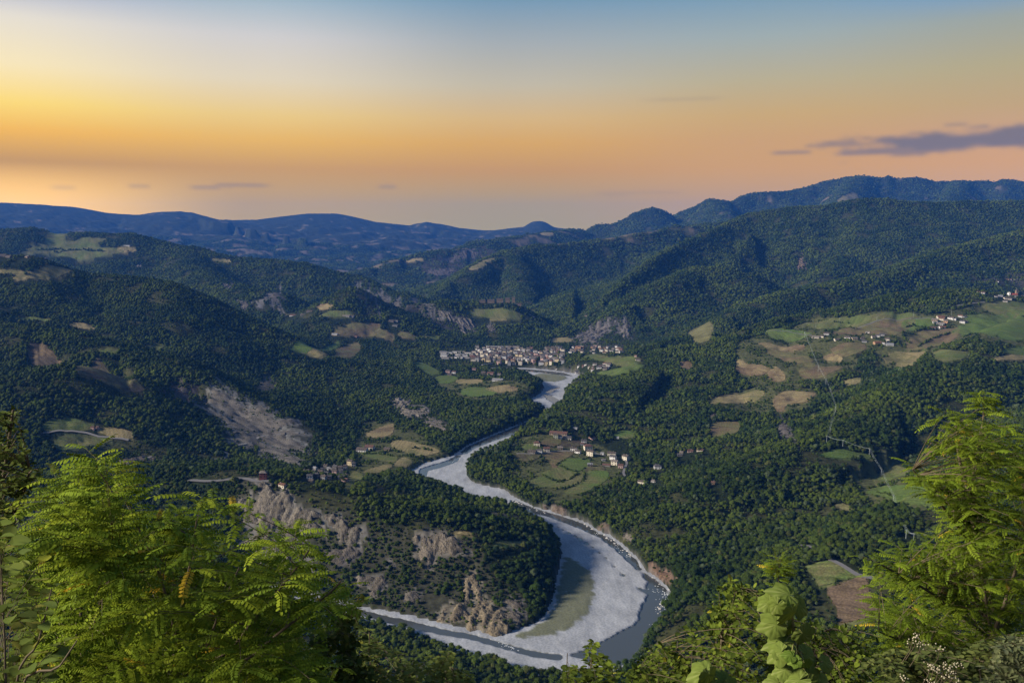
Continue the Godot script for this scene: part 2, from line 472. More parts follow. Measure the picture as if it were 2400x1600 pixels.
func make_terrain():
	make_masks()
	for r in ridges:
		var pts := PackedVector3Array()
		var lo := Vector2(1e9, 1e9)
		var hi := Vector2(-1e9, -1e9)
		for p in r[4]:
			var q := at(p[0], p[1], p[2])
			pts.append(Vector3(q.x, q.y, -q.z))
			var reach: float = q.y / minf(r[1], r[2]) * 0.9 + 100.0
			lo = lo.min(Vector2(q.x - reach, -q.z - reach))
			hi = hi.max(Vector2(q.x + reach, -q.z + reach))
		var us := PackedFloat32Array()
		for q in pts: us.append(q.x / q.z)
		rid.append({"across": r[0] in ["far range", "high range", "great hill", "left far hill", "left middle hill"], "us": us, "near": r[1], "far": r[2], "round": r[3], "pts": pts, "lo": lo, "hi": hi})
	var ch := PackedFloat32Array()
	var cd := PackedFloat32Array()
	ch.resize(CU * CV)
	cd.resize(CU * CV)
	for j in CV:
		var s := S0 * pow(S1 / S0, float(j) / (CV - 1))
		for i in CU:
			var u := lerpf(-UMAX, UMAX, float(i) / (CU - 1))
			var b := base_height(u * s, s - BACK)
			ch[j * CU + i] = b.x
			cd[j * CU + i] = b.y
	print("base ", Time.get_ticks_msec())
	var gully := FastNoiseLite.new()
	gully.seed = 11
	gully.fractal_type = FastNoiseLite.FRACTAL_RIDGED
	gully.frequency = 1.0 / 420.0
	gully.fractal_octaves = 4
	var big := FastNoiseLite.new()
	big.seed = 31
	big.fractal_type = FastNoiseLite.FRACTAL_RIDGED
	big.frequency = 1.0 / 1250.0
	big.fractal_octaves = 5
	var fine := FastNoiseLite.new()
	fine.seed = 7
	fine.frequency = 1.0 / 70.0
	fine.fractal_octaves = 3
	var patch := FastNoiseLite.new()
	patch.seed = 77
	patch.frequency = 1.0 / 330.0
	patch.fractal_octaves = 3
	gaps.seed = 91
	gaps.frequency = 1.0 / 120.0
	gaps.fractal_octaves = 3
	hgt.resize(NU * NV)
	tone.resize(NU * NV)
	ban.resize(NU * NV)
	seen.resize(NU * NV)
	var V := PackedVector3Array()
	V.resize(NU * NV)
	var floor_col := Color(0.030, 0.040, 0.018)
	for j in NV:
		var s := S0 * exp(KV * j)
		var z := s - BACK
		var fj := float(j) / (NV - 1) * (CV - 1)
		var j0 := mini(int(fj), CV - 2)
		fj -= j0
		var farness := smoothstep(2500.0, 4600.0, z)
		var ground := 4.0 + maxf(0.0, z - 3200.0) * 0.011
		for i in NU:
			var u := lerpf(-UMAX, UMAX, float(i) / (NU - 1))
			var x := u * s
			var fi := float(i) / (NU - 1) * (CU - 1)
			var i0 := mini(int(fi), CU - 2)
			fi -= i0
			var k := j0 * CU + i0
			var h := lerpf(lerpf(ch[k], ch[k + 1], fi), lerpf(ch[k + CU], ch[k + CU + 1], fi), fj)
			var deep := lerpf(lerpf(cd[k], cd[k + 1], fi), lerpf(cd[k + CU], cd[k + CU + 1], fi), fj)
			if z > 480.0:
				var w := smoothstep(4.0, lerpf(45.0, 120.0, smoothstep(9000.0, 11000.0, z)), deep) * smoothstep(4.0, 60.0, h - ground)
				h -= w * (0.5 + 0.5 * gully.get_noise_2d(x, z)) * lerpf(32.0, 24.0, farness)
				if farness > 0.0:
					h -= smoothstep(8.0, lerpf(110.0, 260.0, smoothstep(9500.0, 11500.0, z)), deep) * smoothstep(20.0, 160.0, h - ground) * farness * (0.5 + 0.5 * big.get_noise_2d(x, z)) * lerpf(42.0, 120.0, smoothstep(5500.0, 9000.0, z))
				h += fine.get_noise_2d(x, z) * 2.2 * smoothstep(6.0, 30.0, h)
				h = maxf(h, minf(ground, 3.0) + 0.5 + 0.5 * fine.get_noise_2d(z, x))
			else:
				h += fine.get_noise_2d(x * 6.0, z * 6.0) * 0.25
			var c := floor_col
			if z > 480.0 and z < 5200.0: c = floor_col.lerp(Color(0.075, 0.080, 0.034), smoothstep(0.22, 0.40, gaps.get_noise_2d(x, z)))
			var m := masked(bed_near, x, z)
			if m > 0.01:
				var bm := masked(bed_mask, x, z)
				if bm > 0.4:
					h = -3.0
					ban[j * NU + i] = 3
					c = Color(0.2, 0.19, 0.17)
				else:
					var bank := 1.0 - clampf(m * 1.9, 0.0, 1.0)
					h = lerpf(minf(h, 1.6), h, pow(bank, 0.7))
			if z > 5200.0:
				# distant farmland among woods: too far off to part one field from the next
				var f := patch.get_noise_2d(x, z) + 0.35 * fine.get_noise_2d(x * 0.4, z * 0.16)
				var low := 1.0 - smoothstep(260.0, 620.0, h)
				c = Color(0.040, 0.050, 0.026)
				if f > 0.46 - 0.30 * low: c = Color(0.085, 0.09, 0.045)
				if f > 0.64 - 0.30 * low: c = Color(0.22, 0.18, 0.12)
			hgt[j * NU + i] = h
			tone[j * NU + i] = c
			V[j * NU + i] = Vector3(x, h, -z)
	# what can be seen from about here
	for i in NU:
		var top := -9.0
		for j in NV:
			var s := S0 * exp(KV * j)
			var z := s - BACK
			if z < 400.0: continue
			var x := lerpf(-UMAX, UMAX, float(i) / (NU - 1)) * s
			var d := sqrt(x * x + z * z)
			var a := (hgt[j * NU + i] - EYE.y) / d
			if a + 14.0 / d > top - 0.008: seen[j * NU + i] = 1
			top = maxf(top, a + 4.0 / d)
	terrain_points = V

var terrain_points: PackedVector3Array

func grid_mesh(V: PackedVector3Array, nu: int, nv: int, col: PackedColorArray) -> ArrayMesh:
	var N := PackedVector3Array()
	N.resize(nu * nv)
	var idx := PackedInt32Array()
	idx.resize((nu - 1) * (nv - 1) * 6)
	var o := 0
	for j in nv:
		for i in nu:
			var k := j * nu + i
			var a := V[k + 1] if i < nu - 1 else V[k]
			var b := V[k - 1] if i > 0 else V[k]
			var c := V[k + nu] if j < nv - 1 else V[k]
			var d := V[k - nu] if j > 0 else V[k]
			N[k] = (a - b).cross(c - d).normalized()
			if i < nu - 1 and j < nv - 1:
				idx[o] = k
				idx[o + 1] = k + nu
				idx[o + 2] = k + 1
				idx[o + 3] = k + 1
				idx[o + 4] = k + nu
				idx[o + 5] = k + nu + 1
				o += 6
	return arrays_mesh(V, N, idx, col)

# called once the fields and rocks have marked their places
func lay_terrain():
	var o := put(grid_mesh(terrain_points, NU, NV, tone), "terrain", M.ground)
	tag(o, "wooded hills and valley floor reaching back to far blue ranges", "", "", "structure")

func cell(x: float, z: float) -> Vector2:
	var s := maxf(z + BACK, S0)
	return Vector2((x / s + UMAX) / (2.0 * UMAX) * (NU - 1), log(s / S0) / KV)

func height(x: float, z: float) -> float:
	var q := cell(x, z)
	var i := clampi(int(q.x), 0, NU - 2)
	var j := clampi(int(q.y), 0, NV - 2)
	var fx := clampf(q.x - i, 0, 1)
	var fz := clampf(q.y - j, 0, 1)
	var k := j * NU + i
	if fx + fz < 1.0:
		return hgt[k] + (hgt[k + 1] - hgt[k]) * fx + (hgt[k + NU] - hgt[k]) * fz
	return hgt[k + NU + 1] + (hgt[k + NU] - hgt[k + NU + 1]) * (1.0 - fx) + (hgt[k + 1] - hgt[k + NU + 1]) * (1.0 - fz)

func node_at(x: float, z: float) -> int:
	var q := cell(x, z)
	return clampi(roundi(q.y), 0, NV - 1) * NU + clampi(roundi(q.x), 0, NU - 1)

# where a line of sight first meets the ground
func ground_at(px: float, py: float) -> Vector3:
	var r := ray(px, py)
	var z := 560.0
	var last := z
	while z < 15500.0:
		if EYE.y + r.y * z < height(r.x * z, z):
			for n in 8:
				var m := (z + last) * 0.5
				if EYE.y + r.y * m < height(r.x * m, m): z = m
				else: last = m
			break
		last = z
		z *= 1.006
	return Vector3(r.x * z, height(r.x * z, z), -z)

const CROP := {"A": [0, 400, 2.936], "B": [800, 400, 2.936], "C": [1600, 360, 2.936], "D": [0, 860, 2.936], "E": [800, 860, 2.936], "F": [1600, 860, 2.936], "G": [0, 1066, 1.96], "H": [1200, 1066, 1.96],
	"T": [1020, 790, 7.84], "U": [1280, 790, 7.84], "M": [1200, 990, 7.84], "V": [680, 1050, 13.07], "W": [1880, 720, 5.6], "Y": [2250, 640, 15.68], "N": [1460, 1040, 10.69], "Q": [440, 1080, 9.046], "S": [850, 1350, 3.136], "P": [0, 0, 1.0]}

func photo(crop: String, p) -> Vector2:
	var c = CROP[crop]
	return Vector2(c[0] + p[0] / c[2], c[1] + p[1] / c[2])

# picture points laid on the ground: (x, distance); stray points are brought back to the others' distance
func on_ground(crop: String, pts: Array) -> PackedVector2Array:
	var got := []
	var far := []
	for p in pts:
		var q := photo(crop, p)
		var g := ground_at(q.x, q.y)
		got.append([q, g])
		far.append(-g.z)
	far.sort()
	var mid: float = far[far.size() / 2]
	var out := PackedVector2Array()
	for e in got:
		var z: float = -e[1].z
		if z > mid * 1.22 or z < mid * 0.8:
			z = clampf(z, mid * 0.82, mid * 1.2)
			out.append(Vector2(ray(e[0].x, e[0].y).x * z, z))
		else:
			out.append(Vector2(e[1].x, z))
	return out

func rounded(p: PackedVector2Array, per: int) -> PackedVector2Array:
	var out := PackedVector2Array()
	var n := p.size()
	for i in n:
		for k in per:
			out.append(p[i].cubic_interpolate(p[(i + 1) % n], p[(i + n - 1) % n], p[(i + 2) % n], float(k) / per))
	return out

func mark(poly: PackedVector2Array, how: int, col = null):
	var lo := Vector2(1e9, 1e9)
	var hi := -lo
	for p in poly:
		var q := cell(p.x, p.y)
		lo = lo.min(q)
		hi = hi.max(q)
	for j in range(maxi(int(lo.y) - 1, 0), mini(int(hi.y) + 2, NV)):
		for i in range(maxi(int(lo.x) - 1, 0), mini(int(hi.x) + 2, NU)):
			var v := terrain_points[j * NU + i]
			if Geometry2D.is_point_in_polygon(Vector2(v.x, -v.z), poly):
				if ban[j * NU + i] != 3 and not (how >= 4 and ban[j * NU + i] in [1, 2]):
					ban[j * NU + i] = how
				if col != null and ban[j * NU + i] == how: tone[j * NU + i] = col

# ---------------------------------------------------------------- river
func make_river():
	var lump := FastNoiseLite.new()
	lump.seed = 3
	lump.frequency = 0.03
	lump.fractal_octaves = 4
	var streak := FastNoiseLite.new()
	streak.seed = 9
	streak.frequency = 0.05
	streak.fractal_octaves = 3
	var index := {}
	var V := PackedVector3Array()
	var N := PackedVector3Array()
	var C := PackedColorArray()
	var idx := PackedInt32Array()
	var WV := PackedVector3Array()
	var WN := PackedVector3Array()
	var WI := PackedInt32Array()
	var h_of := func(i: int, j: int) -> float:
		var k := j * RW + i
		var x := RX0 + i * RS
		var z := RZ0 + j * RS
		return 0.75 + 0.45 * lump.get_noise_2d(x, z) + 0.3 * streak.get_noise_2d(x * 1.3, z * 0.5) - 2.1 * smoothstep(0.25, 0.75, water_mask[k] / 255.0) + 0.9 * (bar_mask[k] / 255.0)
	for j in range(1, RH - 2):
		for i in range(1, RW - 2):
			if maxi(maxi(bed_mask[j * RW + i], bed_mask[j * RW + i + 1]), maxi(bed_mask[j * RW + RW + i], bed_mask[j * RW + RW + i + 1])) < 46: continue
			var q := [0, 0, 0, 0]
			var c := 0
			for o in [[0, 0], [1, 0], [0, 1], [1, 1]]:
				var ii: int = i + o[0]
				var jj: int = j + o[1]
				var key := jj * RW + ii
				if not index.has(key):
					index[key] = V.size()
					var h: float = h_of.call(ii, jj)
					var hx: float = h_of.call(ii + 1, jj)
					var hz: float = h_of.call(ii, jj + 1)
					var x := RX0 + ii * RS
					var z := RZ0 + jj * RS
					V.append(Vector3(x, h, -z))
					N.append(Vector3(h - hx, RS, hz - h).normalized())
					var g := 0.43 + 0.08 * lump.get_noise_2d(x * 0.7 + 90, z * 0.7) + 0.07 * streak.get_noise_2d(x * 2.4, z * 0.5)
					var col := Color(g * 0.95, g * 0.98, g * 1.02)
					if h < 0.12: col = Color(0.10, 0.105, 0.085)
					elif h < 0.3: col = col * 0.72
					var b: float = bar_mask[key] / 255.0
					if b > 0.05:
						var cover := smoothstep(0.35, 0.75, b + 0.5 * lump.get_noise_2d(x * 2.2, z * 2.2))
						col = col.lerp(Color(0.15, 0.155, 0.07), cover * 0.85)
					C.append(col)
				q[c] = index[key]
				c += 1
			idx.append_array(PackedInt32Array([q[0], q[2], q[1], q[1], q[2], q[3]]))
	var g := put(arrays_mesh(V, N, idx, C), "gravel_bed", M.gravel)
	tag(g, "pale grey gravel bars filling the winding river bed", "", "", "structure")
	# the water's level surface runs under the gravel and shows where the bed is low
	for j in range(0, RH - 4, 4):
		for i in range(0, RW - 4, 4):
			var wet := 0
			for a in range(0, 5, 2):
				for b in range(0, 5, 2):
					wet = maxi(wet, mini(bed_mask[(j + a) * RW + i + b], 255) if water_mask[(j + a) * RW + i + b] > 20 else 0)
			if wet < 60: continue
			var x := RX0 + i * RS
			var z := RZ0 + j * RS
			var n := WV.size()
			for o in [[0, 0], [4, 0], [0, 4], [4, 4]]:
				WV.append(Vector3(x + o[0] * RS, 0.0, -(z + o[1] * RS)))
				WN.append(Vector3.UP)
			WI.append_array(PackedInt32Array([n, n + 2, n + 1, n + 1, n + 2, n + 3]))
	var w := put(arrays_mesh(WV, WN, WI), "river", M.water)
	tag(w, "dark shallow river water winding between gravel bars", "", "", "structure")
	white_water()

# broken water where the river runs over stones
func white_water():
	var flake := lumpy(3, 6, Vector3(1.0, 0.22, 1.0), 12, 0.6)
	var list := []
	for e in [[1566,1392,6,60], [1560,1410,8,50], [1553,1430,9,40], [1540,1385,10,30], [1382,1300,2,26], [1383,1318,2,26], [1382,1336,3,26], [1185,1513,12,30], [1205,1520,12,24], [1246,1196,10,34], [1400,1252,6,16], [1430,1260,6,16], [1452,1280,7,22], [1470,1300,8,26], [1500,1335,7,20], [1530,1462,10,10], [1040,1092,16,20], [1060,1078,12,16], [1000,1100,14,14]]:
		for k in e[3]:
			var q := level_point([e[0] + rng.randfn() * e[2], e[1] + rng.randfn() * e[2] * 0.55])
			if masked(water_mask, q.x, q.y) < 0.45 and e[2] > 4: continue
			if rng.randf() < 0.4: continue
			var r := rng.randf_range(0.2, 0.75)
			list.append([Transform3D(Basis(Vector3.UP, rng.randf() * TAU).scaled(Vector3(r * rng.randf_range(0.7, 1.8), r, r)), Vector3(q.x, 0.05, -q.y)), Color(0.72, 0.75, 0.77) * rng.randf_range(0.8, 1.05)])
	copies(flake, M.crown, list, "foam", "white broken water along the stony river channel")
	# stones lying in and beside the water
	var stone := lumpy(4, 6, Vector3(1.0, 0.7, 0.85), 33, 0.7)
	var stones := []
	for e in [[1200,1172,1256,1190], [1256,1190,1346,1214], [1346,1214,1404,1246], [1404,1246,1470,1288], [1470,1288,1512,1336], [1512,1336,1570,1380], [1000,1086,1050,1073], [1050,1073,1090,1050], [1120,1484,1170,1500], [1540,1440,1560,1400]]:
		for k in 22:
			var t := rng.randf()
			var q := level_point([lerpf(e[0], e[2], t) + rng.randfn() * 4.0, lerpf(e[1], e[3], t) + rng.randfn() * 2.5])
			var r := 0.4 + 2.2 * pow(rng.randf(), 3.0)
			stones.append([Transform3D(Basis(Vector3.UP, rng.randf() * TAU).scaled(Vector3(r * rng.randf_range(0.8, 1.6), r * 0.8, r)), Vector3(q.x, 0.1, -q.y)), Color(0.42, 0.41, 0.39) * rng.randf_range(0.7, 1.1)])
	copies(stone, M.crown, stones, "boulders", "pale boulders lying along the river banks")

# ---------------------------------------------------------------- fields, rocks, roads
var patch_noise := FastNoiseLite.new()

func slope_at(x: float, z: float, e := 12.0) -> Vector3:
	return Vector3(height(x - e, z) - height(x + e, z), 2.0 * e, height(x, z + e) - height(x, z - e)).normalized()

# a piece of ground inside an outline, laid over the terrain; rough > 0 breaks it into ribs and hollows that run downhill
func drape(poly: PackedVector2Array, rings: int, lift: float, base: Color, other: Color, rough := 0.0) -> ArrayMesh:
	var mid := Vector2.ZERO
	for p in poly: mid += p
	mid /= poly.size()
	var n := poly.size()
	var V := PackedVector3Array()
	var C := PackedColorArray()
	var I := PackedInt32Array()
	var g3 := slope_at(mid.x, mid.y, 40.0)
	var g := Vector2(g3.x, -g3.z)
	g = g.normalized() if g.length() > 0.001 else Vector2(0, 1)
	for r in rings + 1:
		var t := float(r) / rings
		for i in n:
			var p := mid.lerp(poly[i], t)
			if rough > 0.0 and r == rings:
				p += Vector2(patch_noise.get_noise_2d(i * 9.0, mid.x), patch_noise.get_noise_2d(i * 9.0, mid.y)) * 6.0
			var v := Vector3(p.x, height(p.x, p.y) + lift, -p.y)
			var a := patch_noise.get_noise_2d(p.x * 0.8, p.y * 0.8)
			if rough > 0.0:
				var along := p.dot(g)
				var across := p.dot(g.orthogonal())
				var q := 1.0 - absf(patch_noise.get_noise_2d(across * 4.2, along * 0.9)) * 2.2
				q += 0.5 * (1.0 - absf(patch_noise.get_noise_2d(across * 13.0 + 500.0, along * 6.0)) * 2.0) - 0.6
				v += slope_at(p.x, p.y, 14.0) * (q * rough * smoothstep(0.0, 0.3, 1.0 - t) - 0.6 * t * t)
				a = 0.5 * patch_noise.get_noise_2d(across * 4.0, along * 1.2) + 0.5 * patch_noise.get_noise_2d(p.x * 12.0, p.y * 12.0) + 0.5 * patch_noise.get_noise_2d(p.x * 37.0, p.y * 37.0)
			V.append(v)
			C.append(base.lerp(other, clampf(0.5 + a * 1.3, 0, 1)))
			if r < rings:
				var k := r * n + i
				var k2 := r * n + (i + 1) % n
				I.append_array(PackedInt32Array([k, k2, k + n, k2, k2 + n, k + n]))
	var st := SurfaceTool.new()
	st.create_from(arrays_mesh(V, PackedVector3Array(), I, C), 0)
	st.generate_normals()
	var m := st.commit()
	# the outline may run either way round: normals point up
	var arr := m.surface_get_arrays(0)
	var nn: PackedVector3Array = arr[Mesh.ARRAY_NORMAL]
	var sum := 0.0
	for q in nn: sum += q.y
	if sum < 0.0:
		for k in nn.size(): nn[k] = -nn[k]
	return arrays_mesh(arr[Mesh.ARRAY_VERTEX], nn, faced(arr[Mesh.ARRAY_VERTEX], nn, arr[Mesh.ARRAY_INDEX]), arr[Mesh.ARRAY_COLOR])

const GREEN := Color(0.145, 0.185, 0.055)
const LUSH := Color(0.130, 0.195, 0.048)
const OLIVE := Color(0.20, 0.19, 0.08)
const TAN := Color(0.36, 0.29, 0.145)
const BROWN := Color(0.205, 0.150, 0.088)
const SCRUB := Color(0.105, 0.085, 0.062)

var fields := [
	["A", GREEN, OLIVE, [[210,560],[330,520],[480,500],[620,465],[700,490],[640,520],[780,540],[790,560],[640,590],[570,600],[370,575],[250,580]]],
	["A", TAN, OLIVE, [[190,700],[440,670],[440,700],[330,740],[200,740],[120,755],[130,720]]],
	["A", TAN, OLIVE, [[-60,690],[120,690],[120,710],[-60,715]]],
	["A", GREEN, TAN, [[120,1015],[200,1008],[315,1025],[300,1035],[160,1030]]],
	["A", TAN, TAN, [[485,1060],[560,1050],[645,1085],[560,1085]]],
	["A", GREEN, OLIVE, [[690,1240],[760,1225],[815,1245],[770,1260]]],
	["A", GREEN, OLIVE, [[1010,1210],[1080,1195],[1130,1200],[1060,1240]]],
	["A", GREEN, LUSH, [[1930,1170],[2040,1168],[2280,1195],[2290,1225],[2120,1225],[2000,1218]]],
	["A", OLIVE, TAN, [[2090,1250],[2180,1230],[2349,1268],[2349,1290],[2200,1272]]],
	["A", OLIVE, TAN, [[1460,610],[1560,610],[1570,640],[1480,632]]],
	["A", OLIVE, GREEN, [[330,430],[520,430],[430,490],[350,480]]],
	["A", TAN, OLIVE, [[820,535],[910,530],[920,555],[830,560]]],
	["A", TAN, BROWN, [[2200,928],[2280,923],[2290,945],[2210,952]]],
	["A", OLIVE, GREEN, [[2230,985],[2400,972],[2400,1002],[2240,1002]]],
	["A", SCRUB, BROWN, [[200,1230],[280,1210],[390,1300],[380,1350],[250,1330]]],
	["A", SCRUB, OLIVE, [[560,1355],[680,1350],[900,1440],[960,1490],[850,1490],[680,1420]]],
	["B", OLIVE, BROWN, [[-10,1100],[70,1062],[240,1060],[260,1095],[330,1130],[320,1165],[200,1140],[-10,1135]]],
	["B", OLIVE, BROWN, [[-20,1230],[60,1205],[120,1210],[110,1250],[60,1280],[-20,1270]]],
	["B", GREEN, OLIVE, [[870,970],[960,960],[1060,955],[1250,1005],[1150,1012],[1000,1008]]],
	["B", TAN, OLIVE, [[1035,1015],[1120,1015],[1120,1032],[1040,1032]]],
	["B", BROWN, OLIVE, [[400,1120],[480,1125],[520,1155],[440,1152]]],
	["B", OLIVE, GREEN, [[550,1135],[660,1140],[650,1162],[570,1152]]],
	["B", OLIVE, TAN, [[1450,1168],[1490,1155],[1580,1160],[1560,1178],[1480,1182]]],
	["B", OLIVE, GREEN, [[1690,1290],[1800,1275],[2010,1280],[2030,1310],[1950,1332],[1830,1312]]],
	["B", LUSH, GREEN, [[1780,1388],[1900,1362],[2030,1330],[2060,1345],[1950,1392],[1850,1402]]],
	["B", GREEN, LUSH, [[510,1330],[560,1325],[650,1370],[655,1390],[600,1395]]],
	["B", LUSH, GREEN, [[665,1420],[740,1410],[790,1430],[740,1458],[670,1452]]],
	["B", GREEN, LUSH, [[840,1510],[900,1495],[1000,1500],[1050,1530],[980,1548],[860,1542]]],
	["B", TAN, BROWN, [[1010,1500],[1120,1480],[1200,1495],[1190,1512],[1080,1522]]],
	["B", OLIVE, TAN, [[810,1440],[950,1440],[940,1462],[830,1467]]],
	["B", OLIVE, TAN, [[895,660],[980,643],[985,658],[900,682]]],
	["B", OLIVE, TAN, [[950,632],[1040,603],[1044,616],[960,640]]],
	["B", TAN, TAN, [[1375,430],[1450,428],[1440,446],[1388,442]]],
	["B", TAN, TAN, [[455,618],[545,603],[540,617],[480,624]]],
	["C", TAN, OLIVE, [[1070,325],[1200,308],[1215,326],[1080,334]]],
	["C", OLIVE, GREEN, [[910,1165],[1120,1130],[1300,1108],[1480,1100],[1570,1128],[1500,1145],[1300,1165],[1150,1195],[1000,1200]]],
	["C", OLIVE, BROWN, [[1170,1200],[1320,1172],[1520,1150],[1560,1190],[1450,1235],[1250,1238],[1080,1232]]],
	["C", LUSH, GREEN, [[1540,1155],[1720,1138],[1700,1185],[1580,1215],[1530,1200]]],
	["C", GREEN, LUSH, [[1960,1130],[2100,1120],[2210,1120],[2180,1160],[2170,1210],[2100,1230],[1960,1240],[1880,1220],[1965,1165]]],
	["C", GREEN, LUSH, [[2190,1140],[2420,1130],[2420,1240],[2230,1262],[2180,1210]]],
	["C", GREEN, OLIVE, [[2110,1045],[2420,1045],[2420,1110],[2200,1112]]],
	["C", OLIVE, BROWN, [[1590,1270],[1700,1220],[1860,1210],[1870,1260],[1750,1320],[1620,1340],[1570,1330]]],
	["C", GREEN, OLIVE, [[1650,1350],[1800,1345],[1940,1360],[1880,1400],[1750,1400],[1700,1372]]],
	["C", TAN, OLIVE, [[1410,1410],[1480,1385],[1600,1388],[1660,1400],[1600,1430],[1560,1462],[1480,1458],[1420,1440]]],
	["C", TAN, OLIVE, [[2180,1400],[2300,1385],[2420,1400],[2420,1416],[2200,1418]]],
	["C", LUSH, GREEN, [[2220,1350],[2420,1330],[2420,1380],[2250,1372]]],
	["C", BROWN, OLIVE, [[1040,1350],[1120,1310],[1240,1320],[1220,1360],[1120,1387]]],
	["C", TAN, BROWN, [[980,1400],[1030,1380],[1090,1400],[1080,1427],[1000,1420]]],
	["C", GREEN, LUSH, [[590,1225],[750,1215],[860,1240],[800,1280],[680,1282]]],
	["C", BROWN, TAN, [[560,1305],[800,1322],[790,1347],[620,1347]]],
	["C", BROWN, OLIVE, [[600,1350],[700,1360],[860,1400],[850,1432],[700,1422]]],
	["C", BROWN, TAN, [[395,1440],[520,1455],[580,1480],[520,1520],[440,1515],[385,1490]]],
	["C", BROWN, TAN, [[600,1500],[650,1475],[700,1530],[680,1562],[610,1550]]],
	["C", BROWN, OLIVE, [[820,1490],[880,1450],[950,1470],[1080,1470],[940,1542],[850,1532]]],
	["C", BROWN, BROWN, [[-10,1440],[60,1450],[45,1478],[-10,1470]]],
	["C", OLIVE, OLIVE, [[50,1240],[200,1230],[180,1257],[90,1267]]],
	["F", TAN, OLIVE, [[210,235],[330,195],[450,180],[540,178],[500,230],[440,242],[300,247]]],
	["F", TAN, BROWN, [[650,220],[720,180],[890,182],[840,235],[740,252],[700,292],[655,282]]],
	["F", OLIVE, BROWN, [[215,400],[370,388],[360,450],[230,472]]],
	["F", OLIVE, TAN, [[1110,110],[1180,78],[1230,82],[1200,112],[1140,125]]],
	["F", LUSH, GREEN, [[940,600],[1080,565],[1200,590],[1290,605],[1280,640],[1100,632],[960,622]]],
	["F", GREEN, OLIVE, [[1300,750],[1440,680],[1520,690],[1560,730],[1460,770],[1370,822],[1330,812]]],
	["F", LUSH, GREEN, [[1255,860],[1400,815],[1560,810],[1680,850],[1740,980],[1650,955],[1520,932],[1400,902]]],
	["F", LUSH, OLIVE, [[840,1380],[950,1340],[1050,1342],[1180,1402],[1230,1445],[1130,1468],[950,1515],[900,1440]]],
	["H", BROWN, Color(0.21, 0.15, 0.10), [[1455,612],[1530,582],[1622,556],[1652,640],[1682,730],[1510,772],[1490,700],[1455,645]]],
	["H", OLIVE, GREEN, [[1515,778],[1690,735],[1700,760],[1560,795],[1520,800]]],
	["F", OLIVE, GREEN, [[255,1015],[330,1003],[390,1012],[330,1025]]],
	["F", OLIVE, SCRUB, [[1050,950],[1100,935],[1180,975],[1120,990]]],
	["M", LUSH, GREEN, [[870,780],[1000,690],[1150,680],[1380,700],[1390,790],[1330,830],[1200,890],[1140,910],[960,840]]],
	["M", GREEN, OLIVE, [[530,940],[700,870],[880,825],[1100,905],[1210,935],[1080,1045],[900,1080],[780,1075],[620,1000]]],
	["M", GREEN, OLIVE, [[320,1080],[520,1000],[640,1020],[800,1090],[960,1100],[1240,950],[1330,930],[1280,1080],[1200,1130],[960,1215],[700,1200],[400,1180]]],
	["M", LUSH, OLIVE, [[1300,1090],[1380,900],[1500,880],[1760,900],[1780,1010],[1700,1100],[1520,1200],[1400,1270],[1100,1330],[960,1260],[1180,1160]]],
	["M", OLIVE, BROWN, [[600,640],[780,560],[1080,560],[1060,620],[960,680],[870,770],[780,830],[700,700]]],
	["M", OLIVE, SCRUB, [[120,590],[300,590],[540,590],[500,640],[330,700],[180,690]]],
	["M", OLIVE, BROWN, [[560,370],[680,310],[860,300],[880,380],[760,440],[600,430]]],
	["M", SCRUB, OLIVE, [[900,370],[1180,330],[1240,400],[1180,450],[960,440]]],
	["M", OLIVE, GREEN, [[200,450],[330,400],[450,440],[440,490],[260,500]]],
	["M", LUSH, OLIVE, [[1900,220],[2050,150],[2200,190],[2220,260],[2050,290],[1930,260]]],
	["M", OLIVE, SCRUB, [[1380,830],[1480,790],[1640,800],[1680,880],[1500,870],[1400,890]]],
	["E", TAN, OLIVE, [[370,520],[440,515],[560,540],[640,570],[630,587],[520,607],[420,572],[370,552]]],
	["E", GREEN, OLIVE, [[150,585],[250,590],[360,610],[340,652],[200,622]]],
	["E", TAN, BROWN, [[190,455],[340,400],[335,460],[240,482]]],
	["E", OLIVE, TAN, [[370,670],[420,630],[480,655],[430,692]]],
	["E", TAN, OLIVE, [[150,720],[320,670],[350,690],[260,727]]],
	["E", GREEN, OLIVE, [[20,840],[60,725],[150,740],[150,780],[60,852]]],
	["E", OLIVE, GREEN, [[1000,1235],[1200,1198],[1300,1215],[1250,1242],[1050,1262]]],
	["E", OLIVE, TAN, [[780,1140],[860,1130],[950,1140],[900,1160],[800,1160]]],
	["E", OLIVE, SCRUB, [[210,880],[260,830],[290,840],[270,892]]],
	["D", GREEN, OLIVE, [[340,380],[480,362],[560,375],[620,400],[600,430],[480,437],[340,432]]],
	["D", TAN, OLIVE, [[690,440],[780,420],[900,455],[880,490],[780,482]]],
	["D", GREEN, OLIVE, [[400,540],[450,480],[600,480],[740,500],[680,532],[480,562]]],
]

func make_fields():
	patch_noise.seed = 51
	patch_noise.frequency = 0.012
	patch_noise.fractal_octaves = 3
	for f in fields:
		var raw := on_ground(f[0], f[3])
		var mid := Vector2.ZERO
		for q in raw: mid += q / raw.size()
		if mid.y > 1300.0:
			for k in raw.size(): raw[k] = mid + (raw[k] - mid) * 1.2
		var poly := rounded(raw, 6)
		var base: Color = f[1]
		var other: Color = f[2]
		# the near edge is kept low by grazing and cutting
		var front := PackedVector2Array()
		for q in poly: front.append(q - Vector2(q.x / q.y, 1.0) * (10.0 + q.y * 0.012))
		mark(front, 6)
		mark(poly, 1, base.lerp(other, 0.5))
		var o := put(meadow(poly, base, other), "field", M.field)
		var what := "mown hay field" if base == TAN else "bare brown field" if base == BROWN else "patch of dry scrub" if base == SCRUB else "green meadow" if base in [GREEN, LUSH] else "olive pasture"
		tag(o, what + " among the woods of the valley side", "", "open fields", "structure")

